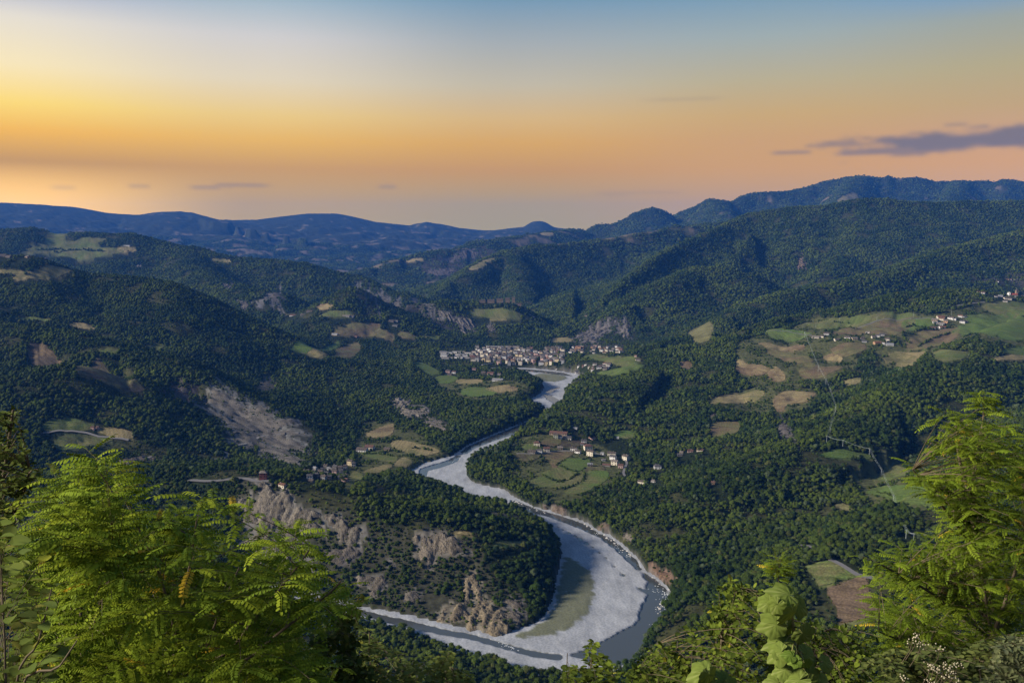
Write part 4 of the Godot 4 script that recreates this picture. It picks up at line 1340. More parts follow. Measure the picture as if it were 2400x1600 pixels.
func make_forest():
	plant_hedges()
	wood_tone.seed = 61
	wood_tone.frequency = 1.0 / 260.0
	wood_tone.fractal_octaves = 3
	var shapes := []
	for b in 4:
		var list := []
		for k in 4:
			if b == 0: list.append(crown_mesh(100 + k, 6 + k % 3, 420, 0.125, 1.0 + 0.12 * k))
			elif b == 1: list.append(crown_mesh(200 + k, 5 + k % 2, 170, 0.17, 1.0 + 0.1 * k, 0.55))
			elif b == 2: list.append(crown_mesh(300 + k, 6, 90, 0.18, 0.75, 0.75))
			else: list.append(crown_mesh(400 + k, 7, 60, 0.2, 0.55, 0.9))
		shapes.append(list)
	var trunk := tube([Vector3(0, -1.2, 0), Vector3(0.03, 0.2, 0.02), Vector3(0, 0.9, 0)], 0.085, 0.05)
	var nearest := []
	var total := 0
	for b in 4:
		var band = BANDS[b]
		var sp: float = band[2]
		var lists := [[], [], [], []]
		var z: float = band[0]
		while z < band[1]:
			var half := 0.66 * z + 60.0
			var x := -half
			while x < half:
				var px := x + rng.randf_range(-0.45, 0.45) * sp
				var pz := z + rng.randf_range(-0.45, 0.45) * sp
				x += sp
				var k := node_at(px, pz)
				if not seen[k]: continue
				var how := ban[k]
				if how == 1 or how == 3: continue
				if how == 2 and rng.randf() > 0.30 + 0.9 * clampf(gaps.get_noise_2d(px * 3.0, pz * 3.0) + 0.1, 0.0, 1.0): continue
				if how == 5 and rng.randf() > 0.92 + 1.3 * gaps.get_noise_2d(px * 2.0, pz * 2.0): continue
				if how == 4 and rng.randf() > 0.30: continue
				if how == 6 and rng.randf() > 0.55: continue
				if how == 7 and gaps.get_noise_2d(px * 2.6, pz * 2.6) < 0.10 and rng.randf() > 0.05: continue
				var g := gaps.get_noise_2d(px, pz)
				var size := 1.0
				if g > 0.27 and b < 3:
					if rng.randf() > lerpf(0.8, 0.25, smoothstep(0.27, 0.45, g)): continue
					size = rng.randf_range(0.5, 1.0)
				if masked(bed_mask, px, pz) > 0.12: continue
				var h := height(px, pz)
				if b == 3 and h > 520.0 and g > 0.1 and rng.randf() > 0.5: continue
				if b == 3 and tone[k].g > 0.08: continue
				var rad: float = band[3] * (0.42 + 1.15 * pow(rng.randf(), 1.8) + (0.7 if rng.randf() < 0.03 else 0.0)) * size
				if how == 2: rad *= 0.45
				if how == 4: rad *= 0.55
				if how == 6: rad *= 0.42
				if how == 7: rad *= 0.7
				if how == 5: rad *= 0.78
				var lift := rad * rng.randf_range(-0.25, 0.25) + 1.2 if how == 0 else -0.2 * rad
				var tall := rng.randf_range(0.55, 0.95) * (0.75 if b == 3 else 1.0)
				var c := wood_color(px, pz)
				var basis := Basis(Vector3.UP, rng.randf() * TAU).scaled(Vector3(rad, rad * tall, rad))
				if b > 0:
					# a closed canopy lies along the slope
					var up := slope_at(px, pz, 25.0 + pz * 0.006)
					var axis := Vector3.UP.cross(up)
					if axis.length() > 0.02: basis = Basis(axis.normalized(), Vector3.UP.angle_to(up)) * basis
				var t := Transform3D(basis, Vector3(px, h + lift - 0.1 * rad, -pz))
				var v := rng.randi() % 4
				lists[v].append([t, c])
				if b == 0 and how == 0 and absf(px) < 0.585 * pz and pz < 900.0:
					var q := sight(Vector3(px, h + rad, -pz))
					if q.y < 1590.0 and q.x > 860.0 and q.x < 2200.0: nearest.append([pz, v, lists[v].size() - 1])
			z += sp
		if b == 0:
			for e in extra_trees:
				var rad: float = e[2]
				var t := Transform3D(Basis(Vector3.UP, rng.randf() * TAU).scaled(Vector3(rad, rad * e[3], rad)), Vector3(e[0], height(e[0], e[1]) - 0.12 * rad, -e[1]))
				lists[rng.randi() % 4].append([t, wood_color(e[0], e[1])])
			nearest.sort()
			nearest.resize(mini(300, nearest.size()))
			var taken := [{}, {}, {}, {}]
			for e in nearest:
				var item = lists[e[1]][e[2]]
				taken[e[1]][e[2]] = true
				var where: Vector3 = item[0].origin
				var see := sight(where)
				var label := "broadleaf tree in the wood " + ("on the near bank below the gravel bar" if see.x < 1420.0 else "at the foot of the slope beside the river bend" if see.x < 1650.0 else "between the river bend and the brown field" if see.x < 1880.0 else "beside the brown field" if see.x < 2070.0 else "behind the tall locust at the right edge")
				var o := thing("forest_tree", where, label, "tree", "trees of the nearest woods")
				var cm: StandardMaterial3D = crown_material(item[1])
				var crown := put(shapes[0][e[1]], "crown", cm, o)
				crown.transform.basis = item[0].basis
				var tr := put(trunk, "trunk", M.bark, o)
				tr.transform.basis = item[0].basis
			for v in 4:
				var rest := []
				for i in lists[v].size():
					if not taken[v].has(i): rest.append(lists[v][i])
				lists[v] = rest
		for v in 4:
			total += lists[v].size()
			copies(shapes[b][v], M.crown, lists[v], "forest", ["dense broadleaf wood covering the nearer slopes", "dense broadleaf wood covering the valley sides", "dark wood on the hills behind the town", "far woods on the high blue mountain"][b])
	print("trees ", total)

var crown_mats := []
func crown_material(c: Color) -> StandardMaterial3D:
	if crown_mats.is_empty():
		for i in 12:
			var m := mat(srgb(0.020 + 0.0042 * i, 0.036 + 0.005 * i, 0.014 + 0.001 * i), 0.8)
			m.cull_mode = BaseMaterial3D.CULL_DISABLED
			crown_mats.append(m)
	return crown_mats[clampi(int((c.g - 0.036) / 0.005), 0, 11)]

# where a point of the place falls in the picture
func sight(p: Vector3) -> Vector2:
	var d := p - EYE
	var fz := -d.z * CP - d.y * SP
	return Vector2(1200.0 + d.x / fz * F, 800.0 - (d.y * CP - d.z * SP) / fz * F)

# ---------------------------------------------------------------- houses
var unit_box: BoxMesh
var walls := {}
var roofs := {}
var plaster := {
	"white": [Color(0.80, 0.78, 0.75), "white"], "cream": [Color(0.74, 0.67, 0.53), "cream"], "yellow": [Color(0.70, 0.58, 0.36), "yellow"], "orange": [Color(0.52, 0.32, 0.18), "orange"],
	"pink": [Color(0.58, 0.40, 0.36), "pink"], "stone": [Color(0.26, 0.24, 0.22), "grey stone"], "grey": [Color(0.40, 0.40, 0.40), "grey"], "green": [Color(0.45, 0.47, 0.36), "pale green"], "red": [Color(0.30, 0.12, 0.10), "dark red"], "tan": [Color(0.42, 0.32, 0.22), "tan"]}
var tiles := {"brown": [Color(0.18, 0.145, 0.12), "brown tiled"], "slate": [Color(0.14, 0.135, 0.135), "grey slate"], "tile": [Color(0.21, 0.115, 0.085), "terracotta"], "orange": [Color(0.32, 0.165, 0.10), "orange tiled"], "tin": [Color(0.42, 0.42, 0.42), "pale sheet"], "light": [Color(0.30, 0.26, 0.22), "pale tiled"]}
var house_meshes := {}

func grained(c: Color, scale: float, lo: float, sd: int) -> StandardMaterial3D:
	var m := mat(srgb(c.r, c.g, c.b), 0.92)
	m.albedo_texture = noise_tex(0.03, lo, 1.0, sd, 256, 5)
	m.uv1_triplanar = true
	m.uv1_world_triplanar = true
	m.uv1_scale = Vector3.ONE * scale
	return m

# walls of one storey block with gables, foundations reaching into the slope
func wall_mesh(w: float, d: float, h: float, rise: float) -> ArrayMesh:
	var key := "w%.1f %.1f %.1f %.1f" % [w, d, h, rise]
	if house_meshes.has(key): return house_meshes[key]
	var st := SurfaceTool.new()
	st.begin(Mesh.PRIMITIVE_TRIANGLES)
	var a := w / 2.0
	var b := d / 2.0
	var y0 := -3.0
	var c := [Vector3(-a, 0, b), Vector3(a, 0, b), Vector3(a, 0, -b), Vector3(-a, 0, -b)]
	for i in 4:
		var p: Vector3 = c[i]
		var q: Vector3 = c[(i + 1) % 4]
		var n := Vector3(q.z - p.z, 0, p.x - q.x).normalized()
		n = -n if n.dot(p + q) < 0.0 else n
		var f := [p + Vector3(0, y0, 0), q + Vector3(0, y0, 0), q + Vector3(0, h, 0), p + Vector3(0, h, 0)]
		for k in [0, 2, 1, 0, 3, 2]:
			st.set_normal(n)
			st.add_vertex(f[k])
		if i % 2 == 1 and rise > 0.0:
			var g := [p + Vector3(0, h, 0), q + Vector3(0, h, 0), (p + q) / 2.0 + Vector3(0, h + rise, 0)]
			for k in [0, 2, 1]:
				st.set_normal(n)
				st.add_vertex(g[k])
	house_meshes[key] = st.commit()
	return house_meshes[key]

func roof_mesh(w: float, d: float, rise: float, hip: bool) -> ArrayMesh:
	var key := "r%.1f %.1f %.1f %s" % [w, d, rise, hip]
	if house_meshes.has(key): return house_meshes[key]
	var a := w / 2.0 + 0.5
	var b := d / 2.0 + 0.5
	var drop := 0.5 * rise / (d / 2.0)
	var in_ := minf(b, a * 0.75) if hip else 0.0
	var up := Vector3(0, rise + 0.12, 0)
	var low := Vector3(0, -drop + 0.12, 0)
	var e := [Vector3(-a, 0, b) + low, Vector3(a, 0, b) + low, Vector3(a, 0, -b) + low, Vector3(-a, 0, -b) + low]
	var r0 := Vector3(-a + in_, 0, 0) + up
	var r1 := Vector3(a - in_, 0, 0) + up
	var st := SurfaceTool.new()
	st.begin(Mesh.PRIMITIVE_TRIANGLES)
	var faces := [[e[0], e[1], r1, r0], [e[2], e[3], r0, r1]]
	if hip: faces += [[e[1], e[2], r1], [e[3], e[0], r0]]
	var thick := Vector3(0, -0.22, 0)
	for f in faces.duplicate():
		var under := []
		for v in f: under.append(v + thick)
		faces.append(under)
	for i in 4: faces.append([e[i], e[(i + 1) % 4], e[(i + 1) % 4] + thick, e[i] + thick])
	if not hip: faces += [[e[1], r1, r1 + thick, e[1] + thick], [e[2], r1, r1 + thick, e[2] + thick], [e[0], r0, r0 + thick, e[0] + thick], [e[3], r0, r0 + thick, e[3] + thick]]
	var mid := Vector3(0, rise * 0.3, 0)
	for f in faces:
		var n: Vector3 = (f[1] - f[0]).cross(f[2] - f[0]).normalized()
		var cen := Vector3.ZERO
		for v in f: cen += v / f.size()
		var outward: Vector3 = cen - mid
		var below: bool = faces.find(f) >= (4 if hip else 2) and faces.find(f) < (8 if hip else 4)
		if below: outward = Vector3.DOWN
		if n.dot(outward) < 0.0: n = -n
		for k in range(1, f.size() - 1):
			var t := [f[0], f[k], f[k + 1]]
			if (t[1] - t[0]).cross(t[2] - t[0]).dot(n) > 0.0: t = [f[0], f[k + 1], f[k]]
			for v in t:
				st.set_normal(n)
				st.add_vertex(v)
	house_meshes[key] = st.commit()
	return house_meshes[key]

var home_count := 0

func clear_round(x: float, z: float, r: float, how: int):
	for dx in [-1.0, -0.5, 0.0, 0.5, 1.0]:
		for dz in [-1.0, -0.5, 0.0, 0.5, 1.0]:
			var k := node_at(x + dx * r, z + dz * r)
			if ban[k] == 0 or (how == 1 and ban[k] == 4): ban[k] = how

# a house: its front wall faces the viewer's side turned by yaw
func house(where: Vector3, w: float, d: float, storeys: float, wall: String, roof: String, yaw: float, label: String, group: String, hip := false, category := "house", rise_share := 0.27):
	home_count += 1
	yaw -= 0.35
	var h := storeys * 2.9 + 0.3
	w = snappedf(w, 0.5)
	d = snappedf(d, 0.5)
	var rise := snappedf(d * rise_share, 0.1)
	var low := 1e9
	for s in [[-1, -1], [1, -1], [1, 1], [-1, 1]]:
		var q := Vector3(s[0] * w / 2.0, 0, s[1] * d / 2.0).rotated(Vector3.UP, yaw) + where
		low = minf(low, height(q.x, -q.z))
	var mean := height(where.x, -where.z)
	var o := thing("house" if category == "house" else category.replace(" ", "_"), Vector3(where.x, lerpf(low, mean, 0.35), where.z), label, category, group)
	o.rotation.y = yaw
	put(wall_mesh(w, d, h, 0.0 if hip else rise), "wall", walls[wall], o)
	var r := put(roof_mesh(w, d, rise, hip), "roof", roofs[roof], o)
	r.position.y = h
	if storeys >= 1.0:
		var ch := put(unit_box, "chimney", walls["stone"], r)
		ch.scale = Vector3(0.8, 1.5, 0.8)
		ch.position = Vector3(w * (0.22 if home_count % 2 else -0.26), rise + 0.4, d * 0.08)
		var n := maxi(2, int(w / 3.6))
		for fl in int(ceil(storeys)):
			for i in n:
				if (home_count * 7 + i * 3 + fl * 5) % 9 == 0: continue
				var x := (i + 0.5) / n * w - w / 2.0
				if fl == 0 and i == home_count % n:
					var dr := put(unit_box, "door", M.door, o)
					dr.scale = Vector3(1.3, 2.2, 0.12)
					dr.position = Vector3(x, 1.1, d / 2.0 + 0.02)
					continue
				var wi := put(unit_box, "window", M.pane, o)
				wi.scale = Vector3(1.15, 1.5, 0.1)
				wi.position = Vector3(x, 1.75 + fl * 2.9, d / 2.0 + 0.02)
			var side := 1.0 if where.x < 0.0 else -1.0
			for i in 2:
				if (home_count + i + fl) % 4 == 0: continue
				var wi := put(unit_box, "window", M.pane, o)
				wi.scale = Vector3(0.1, 1.4, 1.1)
				wi.position = Vector3(side * (w / 2.0 + 0.02), 1.75 + fl * 2.9, (i - 0.5) * d * 0.45)
	clear_round(where.x, -where.z, maxf(w, d) * 0.75 + 2.0, 1)
	# gardens before the house keep its front in view
	for k in 4: clear_round(where.x, -where.z - maxf(w, d) * 0.6 - 8.0 * (k + 1) * (1.0 - where.z / 2500.0), maxf(w, d) * 0.6 + 3.0, 6 if k > 0 else 1)
	return o

func dwelling(crop: String, x: float, y: float, wide: float, wall: String, roof: String, storeys: float, where_text: String, group: String, yaw := 0.0, hip := false, deep := 0.75, category := "house"):
	var q := photo(crop, [x, y])
	var g := ground_at(q.x, q.y)
	var w: float = clampf(wide / CROP[crop][2] / F * -g.z, 4.0, 45.0)
	var size := "small " if w < 9.0 else "long " if w > 20.0 else ""
	var label := "%s%s %s with %s roof %s" % [size, plaster[wall][1], category, tiles[roof][1], where_text]
	if label.split(" ").size() > 16: label = "%s%s %s, %s roof, %s" % [size, plaster[wall][1], category, tiles[roof][1], where_text]
	if label.split(" ").size() > 16: print("LONG ", label)
	return house(g, w, clampf(w * deep, 4.0, 12.0), storeys, wall, roof, yaw, label, group, hip, category)

func make_settlements():
	unit_box = BoxMesh.new()
	var i := 0
	for k in plaster:
		walls[k] = grained(plaster[k][0], 0.05, 0.62 if k in ["stone", "tan"] else 0.75, 200 + i % 4)
		i += 1
	for k in tiles:
		roofs[k] = grained(tiles[k][0], 0.09, 0.5, 210 + i % 3)
		i += 1
	M.pane = mat(srgb(0.03, 0.032, 0.036), 0.25)
	M.door = mat(srgb(0.07, 0.045, 0.03), 0.7)
	# the hamlet above the meadows
	var hg := "houses of the hamlet above the meadows"
	for e in [
		[860,232,330,"tan","tile",2.0,"above the hamlet, with open arcades",0.05,false,0.35,"barn"], [805,288,92,"green","brown",2.5,"at the hamlet's upper edge",0.2,false,0.8,"house"],
		[880,292,72,"white","slate",1.6,"beside the pale green house",-0.1,false,0.9,"house"], [1020,302,150,"cream","slate",1.3,"on the hamlet's upper lane",0.1,false,0.6,"house"],
		[460,418,115,"cream","tile",1.8,"alone at the hamlet's river end",0.2,true,0.8,"house"], [370,560,150,"stone","brown",1.2,"with dark openings beside the lane",0.0,false,0.6,"barn"],
		[505,560,105,"white","slate",1.8,"beside the open stone barn",0.1,false,0.7,"house"], [635,525,112,"cream","tile",1.9,"on the bend of the hamlet lane",0.35,false,0.8,"house"],
		[885,482,100,"tan","light",1.0,"half ruined in the middle of the slope",0.3,false,0.8,"house"], [1140,510,125,"white","brown",1.3,"along the lane with a row of windows",0.0,false,0.5,"house"],
		[1212,562,108,"white","brown",1.2,"just below the lane",-0.25,false,0.6,"house"], [1322,368,95,"white","slate",1.4,"behind the tall cream house",0.25,false,0.8,"house"],
		[1290,408,62,"grey","tile",0.9,"under the white house with slate roof",0.2,false,0.8,"shed"], [1482,300,112,"pink","tile",1.0,"on the wooded slope above",-0.6,false,0.9,"house"],
		[1398,505,150,"cream","tile",2.6,"standing tallest in the hamlet",0.5,true,0.8,"house"], [1450,612,140,"cream","brown",2.6,"below the tallest house",-0.35,false,0.6,"house"],
		[1835,605,150,"cream","brown",1.5,"at the top of the lower cluster",0.1,false,0.6,"house"], [1862,678,112,"white","slate",1.8,"in the lower cluster",-0.2,false,0.8,"house"],
		[1890,776,120,"cream","light",2.0,"with one arched door in the lower cluster",-0.15,false,0.7,"house"], [2000,832,92,"pink","tile",1.5,"at the foot of the lower cluster",0.1,false,0.8,"house"],
		[1435,806,95,"stone","tin",1.3,"alone at the meadow's top edge",0.3,false,0.8,"shed"], [1740,802,150,"stone","tile",0.8,"low beside the meadow",0.0,false,0.4,"shed"],
		[2095,688,122,"cream","brown",2.2,"beside the road fork",-0.5,false,0.8,"house"], [1662,592,60,"white","tin",1.0,"beside the lane between the clusters",0.0,false,0.8,"shed"],
		[1160,112,82,"white","tin",0.7,"in the clearing above the hamlet",0.1,false,0.5,"shed"], [1945,292,46,"white","tin",0.8,"at the edge of the bright clearing",0.0,false,0.9,"shed"],
		[1685,705,70,"white","light",0.8,"in the gap above the low shed",0.4,false,0.6,"shed"]]:
		dwelling("M", e[0], e[1], e[2], e[3], e[4], e[5], e[6], hg, e[7], e[8], e[9], e[10])
	var ng := "scattered houses on the wooded right slope"
	for e in [
		[870,620,175,"white","slate",1.7,"on a terrace in the woods",0.3,true,0.8,"house"], [490,1005,215,"cream","brown",1.5,"half hidden in the woods",-0.2,false,0.5,"house"], [770,962,112,"white","light",1.0,"beside the long cream house",-0.1,true,0.8,"house"],
		[1690,205,140,"pink","tile",1.1,"in the gully's upper woods",0.2,false,0.7,"house"], [1935,182,160,"cream","tile",0.9,"at the upper end of the gully row",0.0,false,0.5,"house"], [1430,300,130,"stone","slate",1.0,"in the gully row",0.2,false,0.7,"house"],
		[1470,240,80,"yellow","light",1.0,"behind the grey stone one",0.0,false,0.8,"house"], [2265,1010,90,"tan","tile",1.0,"alone deep in the gully woods",0.0,false,0.7,"house"]]:
		dwelling("N", e[0], e[1], e[2], e[3], e[4], e[5], e[6], ng, e[7], e[8], e[9], e[10])
	# the crowded village on the left bank
	var vg := "crowded houses of the left bank village"
	var vt := ["at the village's left end", "in the front row of the village", "in the middle of the left bank village", "at the back of the left bank village", "at the village's right end"]
	for e in [[490,800,160,"white","brown",2,0], [600,955,170,"white","slate",2,1], [740,780,120,"stone","slate",1.5,2], [760,655,130,"cream","tin",1,3], [650,1042,140,"stone","brown",1,1], [820,905,150,"stone","slate",1.6,1], [930,805,150,"stone","brown",1.8,2], [1000,705,120,"grey","slate",1.5,2], [1090,612,110,"stone","brown",1.5,3], [1180,662,95,"white","tin",1,3], [1090,845,160,"stone","slate",1.8,2], [1030,962,150,"grey","brown",1.6,1], [1190,955,130,"stone","slate",1.6,1], [1370,805,140,"pink","brown",2,2], [1390,645,150,"stone","slate",1.6,3], [1540,665,140,"stone","brown",1.6,3], [1560,765,120,"grey","slate",1.5,4], [1690,625,115,"grey","brown",1.6,4], [1840,535,165,"yellow","brown",2.7,4], [1940,565,110,"grey","slate",2,4], [1560,965,170,"grey","slate",1.6,1], [1680,905,140,"cream","brown",1.6,4], [1690,1030,180,"pink","tile",1.3,4], [1255,725,100,"stone","light",1.4,2]]:
		dwelling("V", e[0], e[1], e[2] * 1.05, e[3], e[4], e[5], vt[e[6]], vg, rng.randf_range(-0.5, 0.5), false, 0.8)
	for e in [[195,565,60,"cream","tile",1.5,"at the wood's edge behind the village"], [143,580,72,"white","brown",1.2,"beside the terracotta roofed house by the fields"], [316,573,42,"tan","brown",1.0,"between the hay fields by the river"]]:
		dwelling("E", e[0], e[1], e[2], e[3], e[4], e[5], e[6], "farmhouses of the left bank", 0.1)
	dwelling("Q", 1600, 388, 150, "red", "light", 3.0, "on the cliff edge beside the road", "houses on the cliff spur", 0.45, true, 0.9)
	dwelling("Q", 2010, 548, 160, "cream", "orange", 1.3, "half sunk in trees on the spur", "houses on the cliff spur", -0.2, false, 0.6)
	dwelling("D", 638, 427, 24, "pink", "tile", 1.5, "first of the two by the road bend", "farmhouses above the left road", 0.2)
	dwelling("D", 672, 427, 22, "pink", "tile", 1.5, "second of the two by the road bend", "farmhouses above the left road", -0.2)
	# the two villages on the plateau
	var lg := "houses of the lower plateau village"
	for e in [[320,362,72,"white","brown",1.5], [185,397,95,"cream","light",1.0], [265,392,52,"cream","brown",1.2], [465,428,82,"cream","brown",0.9], [600,412,76,"white","brown",1.5], [690,422,72,"yellow","light",1.4], [800,417,52,"stone","brown",1.2], [820,457,62,"grey","slate",0.9], [870,337,54,"white","light",0.9], [940,402,52,"cream","brown",1.6], [1000,392,62,"white","slate",1.5], [1052,372,62,"grey","slate",1.4], [990,472,85,"orange","orange",1.5], [1072,482,36,"white","brown",1.5], [1122,432,64,"cream","brown",1.6], [1135,462,44,"white","slate",1.0], [1150,489,95,"white","tin",0.6]]:
		dwelling("W", e[0], e[1], e[2], e[3], e[4], e[5], "in the lower village on the plateau" if e[0] > 560 else "at the near end of the lower plateau village", lg, rng.randf_range(-0.5, 0.5))
	var ug := "houses of the upper plateau village"
	for e in [[1745,182,72,"tan","light",2.0], [1822,142,92,"cream","orange",1.6], [1842,165,64,"cream","orange",1.4], [1890,202,50,"orange","light",2.0], [1960,152,74,"white","brown",1.8], [2002,162,54,"white","slate",1.5], [2080,122,54,"white","orange",1.4], [2140,132,44,"white","brown",1.2], [2110,202,64,"white","slate",1.8], [2150,197,54,"grey","brown",1.2], [1830,217,94,"grey","light",1.0], [1750,207,64,"white","tin",0.9], [1715,277,64,"white","tile",1.2], [1772,277,64,"tan","brown",1.2], [1845,282,90,"white","orange",1.9]]:
		dwelling("W", e[0], e[1], e[2], e[3], e[4], e[5], "in the upper village below the plateau woods", ug, rng.randf_range(-0.5, 0.5))
	for e in [[1760,960,240,"cream","brown",1.6], [1675,1052,140,"white","light",0.9], [1345,880,100,"white","brown",1.0], [1500,855,150,"grey","tin",0.9], [2310,855,90,"cream","brown",1.2]]:
		dwelling("Y", e[0], e[1], e[2], e[3], e[4], e[5], "beside the hilltop church", "houses round the church", rng.randf_range(-0.2, 0.2))
	for e in [[690,722,85,"white","orange",1.0], [860,752,115,"white","orange",1.2], [1385,302,105,"white","brown",0.8], [1760,230,110,"tan","tile",0.8], [1850,235,110,"grey","tile",0.8], [2060,225,120,"white","brown",0.8]]:
		dwelling("Y", e[0], e[1], e[2], e[3], e[4], e[5], "in the woods behind the plateau", "lone houses behind the plateau", rng.randf_range(-0.2, 0.2))
	church()
	castle()
	town()
	for e in [["C",16,1262,34,"white","slate",1.0,"alone at the forest edge of the plateau"], ["A",870,514,52,"white","tin",0.7,"on the far left hill"], ["A",2018,994,50,"white","tile",1.0,"below the grey cliff"], ["A",2090,985,44,"stone","brown",1.0,"near the grey cliff"], ["A",2130,968,44,"stone","brown",1.2,"above the fields near the grey cliff"],
		["B",30,998,60,"grey","light",1.0,"in the hamlet above the large olive field"], ["B",70,1000,34,"white","brown",1.0,"at the end of the small hillside hamlet"], ["B",345,1035,36,"stone","brown",1.2,"first of three under the rocky ridge"], ["B",375,1036,30,"grey","light",1.0,"second of three under the rocky ridge"], ["B",370,1065,36,"grey","slate",1.0,"third of three under the rocky ridge"], ["B",-45,1128,40,"white","tin",0.9,"by the track at the olive field"], ["B",95,1140,30,"pink","tile",1.0,"on the lower edge of the olive field"],
		["T",235,650,85,"pink","brown",1.6,"in the hamlet across from the town"], ["T",345,665,70,"white","tile",1.5,"in the hamlet across from the town"], ["T",270,705,80,"stone","brown",1.2,"in the hamlet across from the town"], ["T",720,600,70,"pink","tile",1.1,"in woods left of the river"], ["T",890,665,80,"stone","brown",1.0,"near the pink row across the river"], ["T",1020,690,118,"pink","tile",1.6,"across the river from the town"], ["T",1150,800,200,"white","tin",1.2,"among meadows across the river"], ["T",1180,690,60,"white","brown",1.0,"beside the pink arcaded house"]]:
		dwelling(e[0], e[1], e[2], e[3], e[4], e[5], e[6], e[7], "lone houses on the valley sides", 0.1)
	# a hill village at the left edge
	for e in [[-40,592,50], [20,590,46], [60,596,40], [105,592,44], [150,590,52], [190,598,44], [225,600,50], [265,604,40], [300,608,36]]:
		dwelling("A", e[0], e[1], e[2], ["stone", "pink", "tan", "white"][int(e[0] + 40) % 4], "brown", 1.4, "in the hill village at the left edge", "houses of the left hill village", rng.randf_range(-0.4, 0.4))

func church():
	var q := photo("Y", [1960, 905])
	var g := ground_at(q.x, q.y)
	var o := thing("church", g, "church with bright red roof and bell tower on the plateau", "church")
	var k := -g.z / F / 15.68
	var L := 270.0 * k
	put(wall_mesh(snappedf(L, 0.5), 10.0, 9.0, 3.4), "nave", walls["cream"], o)
	var r := put(roof_mesh(snappedf(L, 0.5), 10.0, 3.4, false), "roof", grained(Color(0.42, 0.10, 0.06), 0.1, 0.7, 230), o)
	r.position.y = 9.0
	var f := put(wall_mesh(4.0, 11.0, 11.0, 5.5), "facade", walls["white"], o)
	f.position.x = -L / 2.0 - 1.6
	var t := put(wall_mesh(5.5, 5.5, 21.0, 0.0), "bell_tower", walls["tan"], o)
	t.position = Vector3(L / 2.0 + 0.5, 0, -2.0)
	for s in [[0, 1], [1, 0], [-1, 0]]:
		var w := put(unit_box, "belfry_opening", M.pane, t)
		w.scale = Vector3(1.6 if s[1] else 0.16, 3.2, 0.16 if s[1] else 1.6)
		w.position = Vector3(s[0] * 2.75, 17.8, s[1] * 2.75)
	var cap := put(roof_mesh(5.5, 5.5, 2.6, true), "tower_roof", roofs["brown"], t)
	cap.position.y = 21.0
	var ball := CylinderMesh.new()
	ball.top_radius = 0.5
	ball.bottom_radius = 1.1
	ball.height = 1.8
	ball.radial_segments = 8
	var cu := put(ball, "cupola", walls["stone"], t)
	cu.position.y = 24.2
	for i in 4:
		var w := put(unit_box, "window", M.pane, o)
		w.scale = Vector3(0.9, 2.0, 0.12)
		w.position = Vector3((i - 1.5) * L / 4.5, 6.0, 5.02)
	clear_round(g.x, -g.z, 14.0, 1)
	clear_round(g.x, -g.z - 16.0, 12.0, 1)

func castle():
	var q := photo("B", [1100, 905])
	var g := ground_at(q.x, q.y)
	var o := thing("castle", g, "ruined stone castle with towers on the ridge behind the town", "castle")
	for e in [[-70.0, 22.0, 7.0, 0.0], [-38.0, 26.0, 10.0, 1.0], [-5.0, 24.0, 12.0, 0.5], [24.0, 16.0, 16.0, 0.0], [46.0, 11.0, 22.0, 0.0], [66.0, 18.0, 9.0, 1.0]]:
		var h := height(g.x + e[0], -g.z) - g.y
		var w := put(wall_mesh(e[1], 11.0, e[2], 2.5), "tower" if e[2] > 14.0 else "wing", walls["tan"], o)
		w.position = Vector3(e[0], h, 0)
		var r := put(roof_mesh(e[1], 11.0, 2.5, false), "roof", roofs["brown"], w)
		r.position.y = e[2]
		for i in 3:
			var wi := put(unit_box, "window", M.pane, w)
			wi.scale = Vector3(1.2, 1.8, 0.12)
			wi.position = Vector3((i - 1) * e[1] * 0.28, e[2] * 0.62, 5.52)
		clear_round(g.x + e[0], -g.z, 14.0, 1)
		clear_round(g.x + e[0], -g.z - 18.0, 12.0, 1)

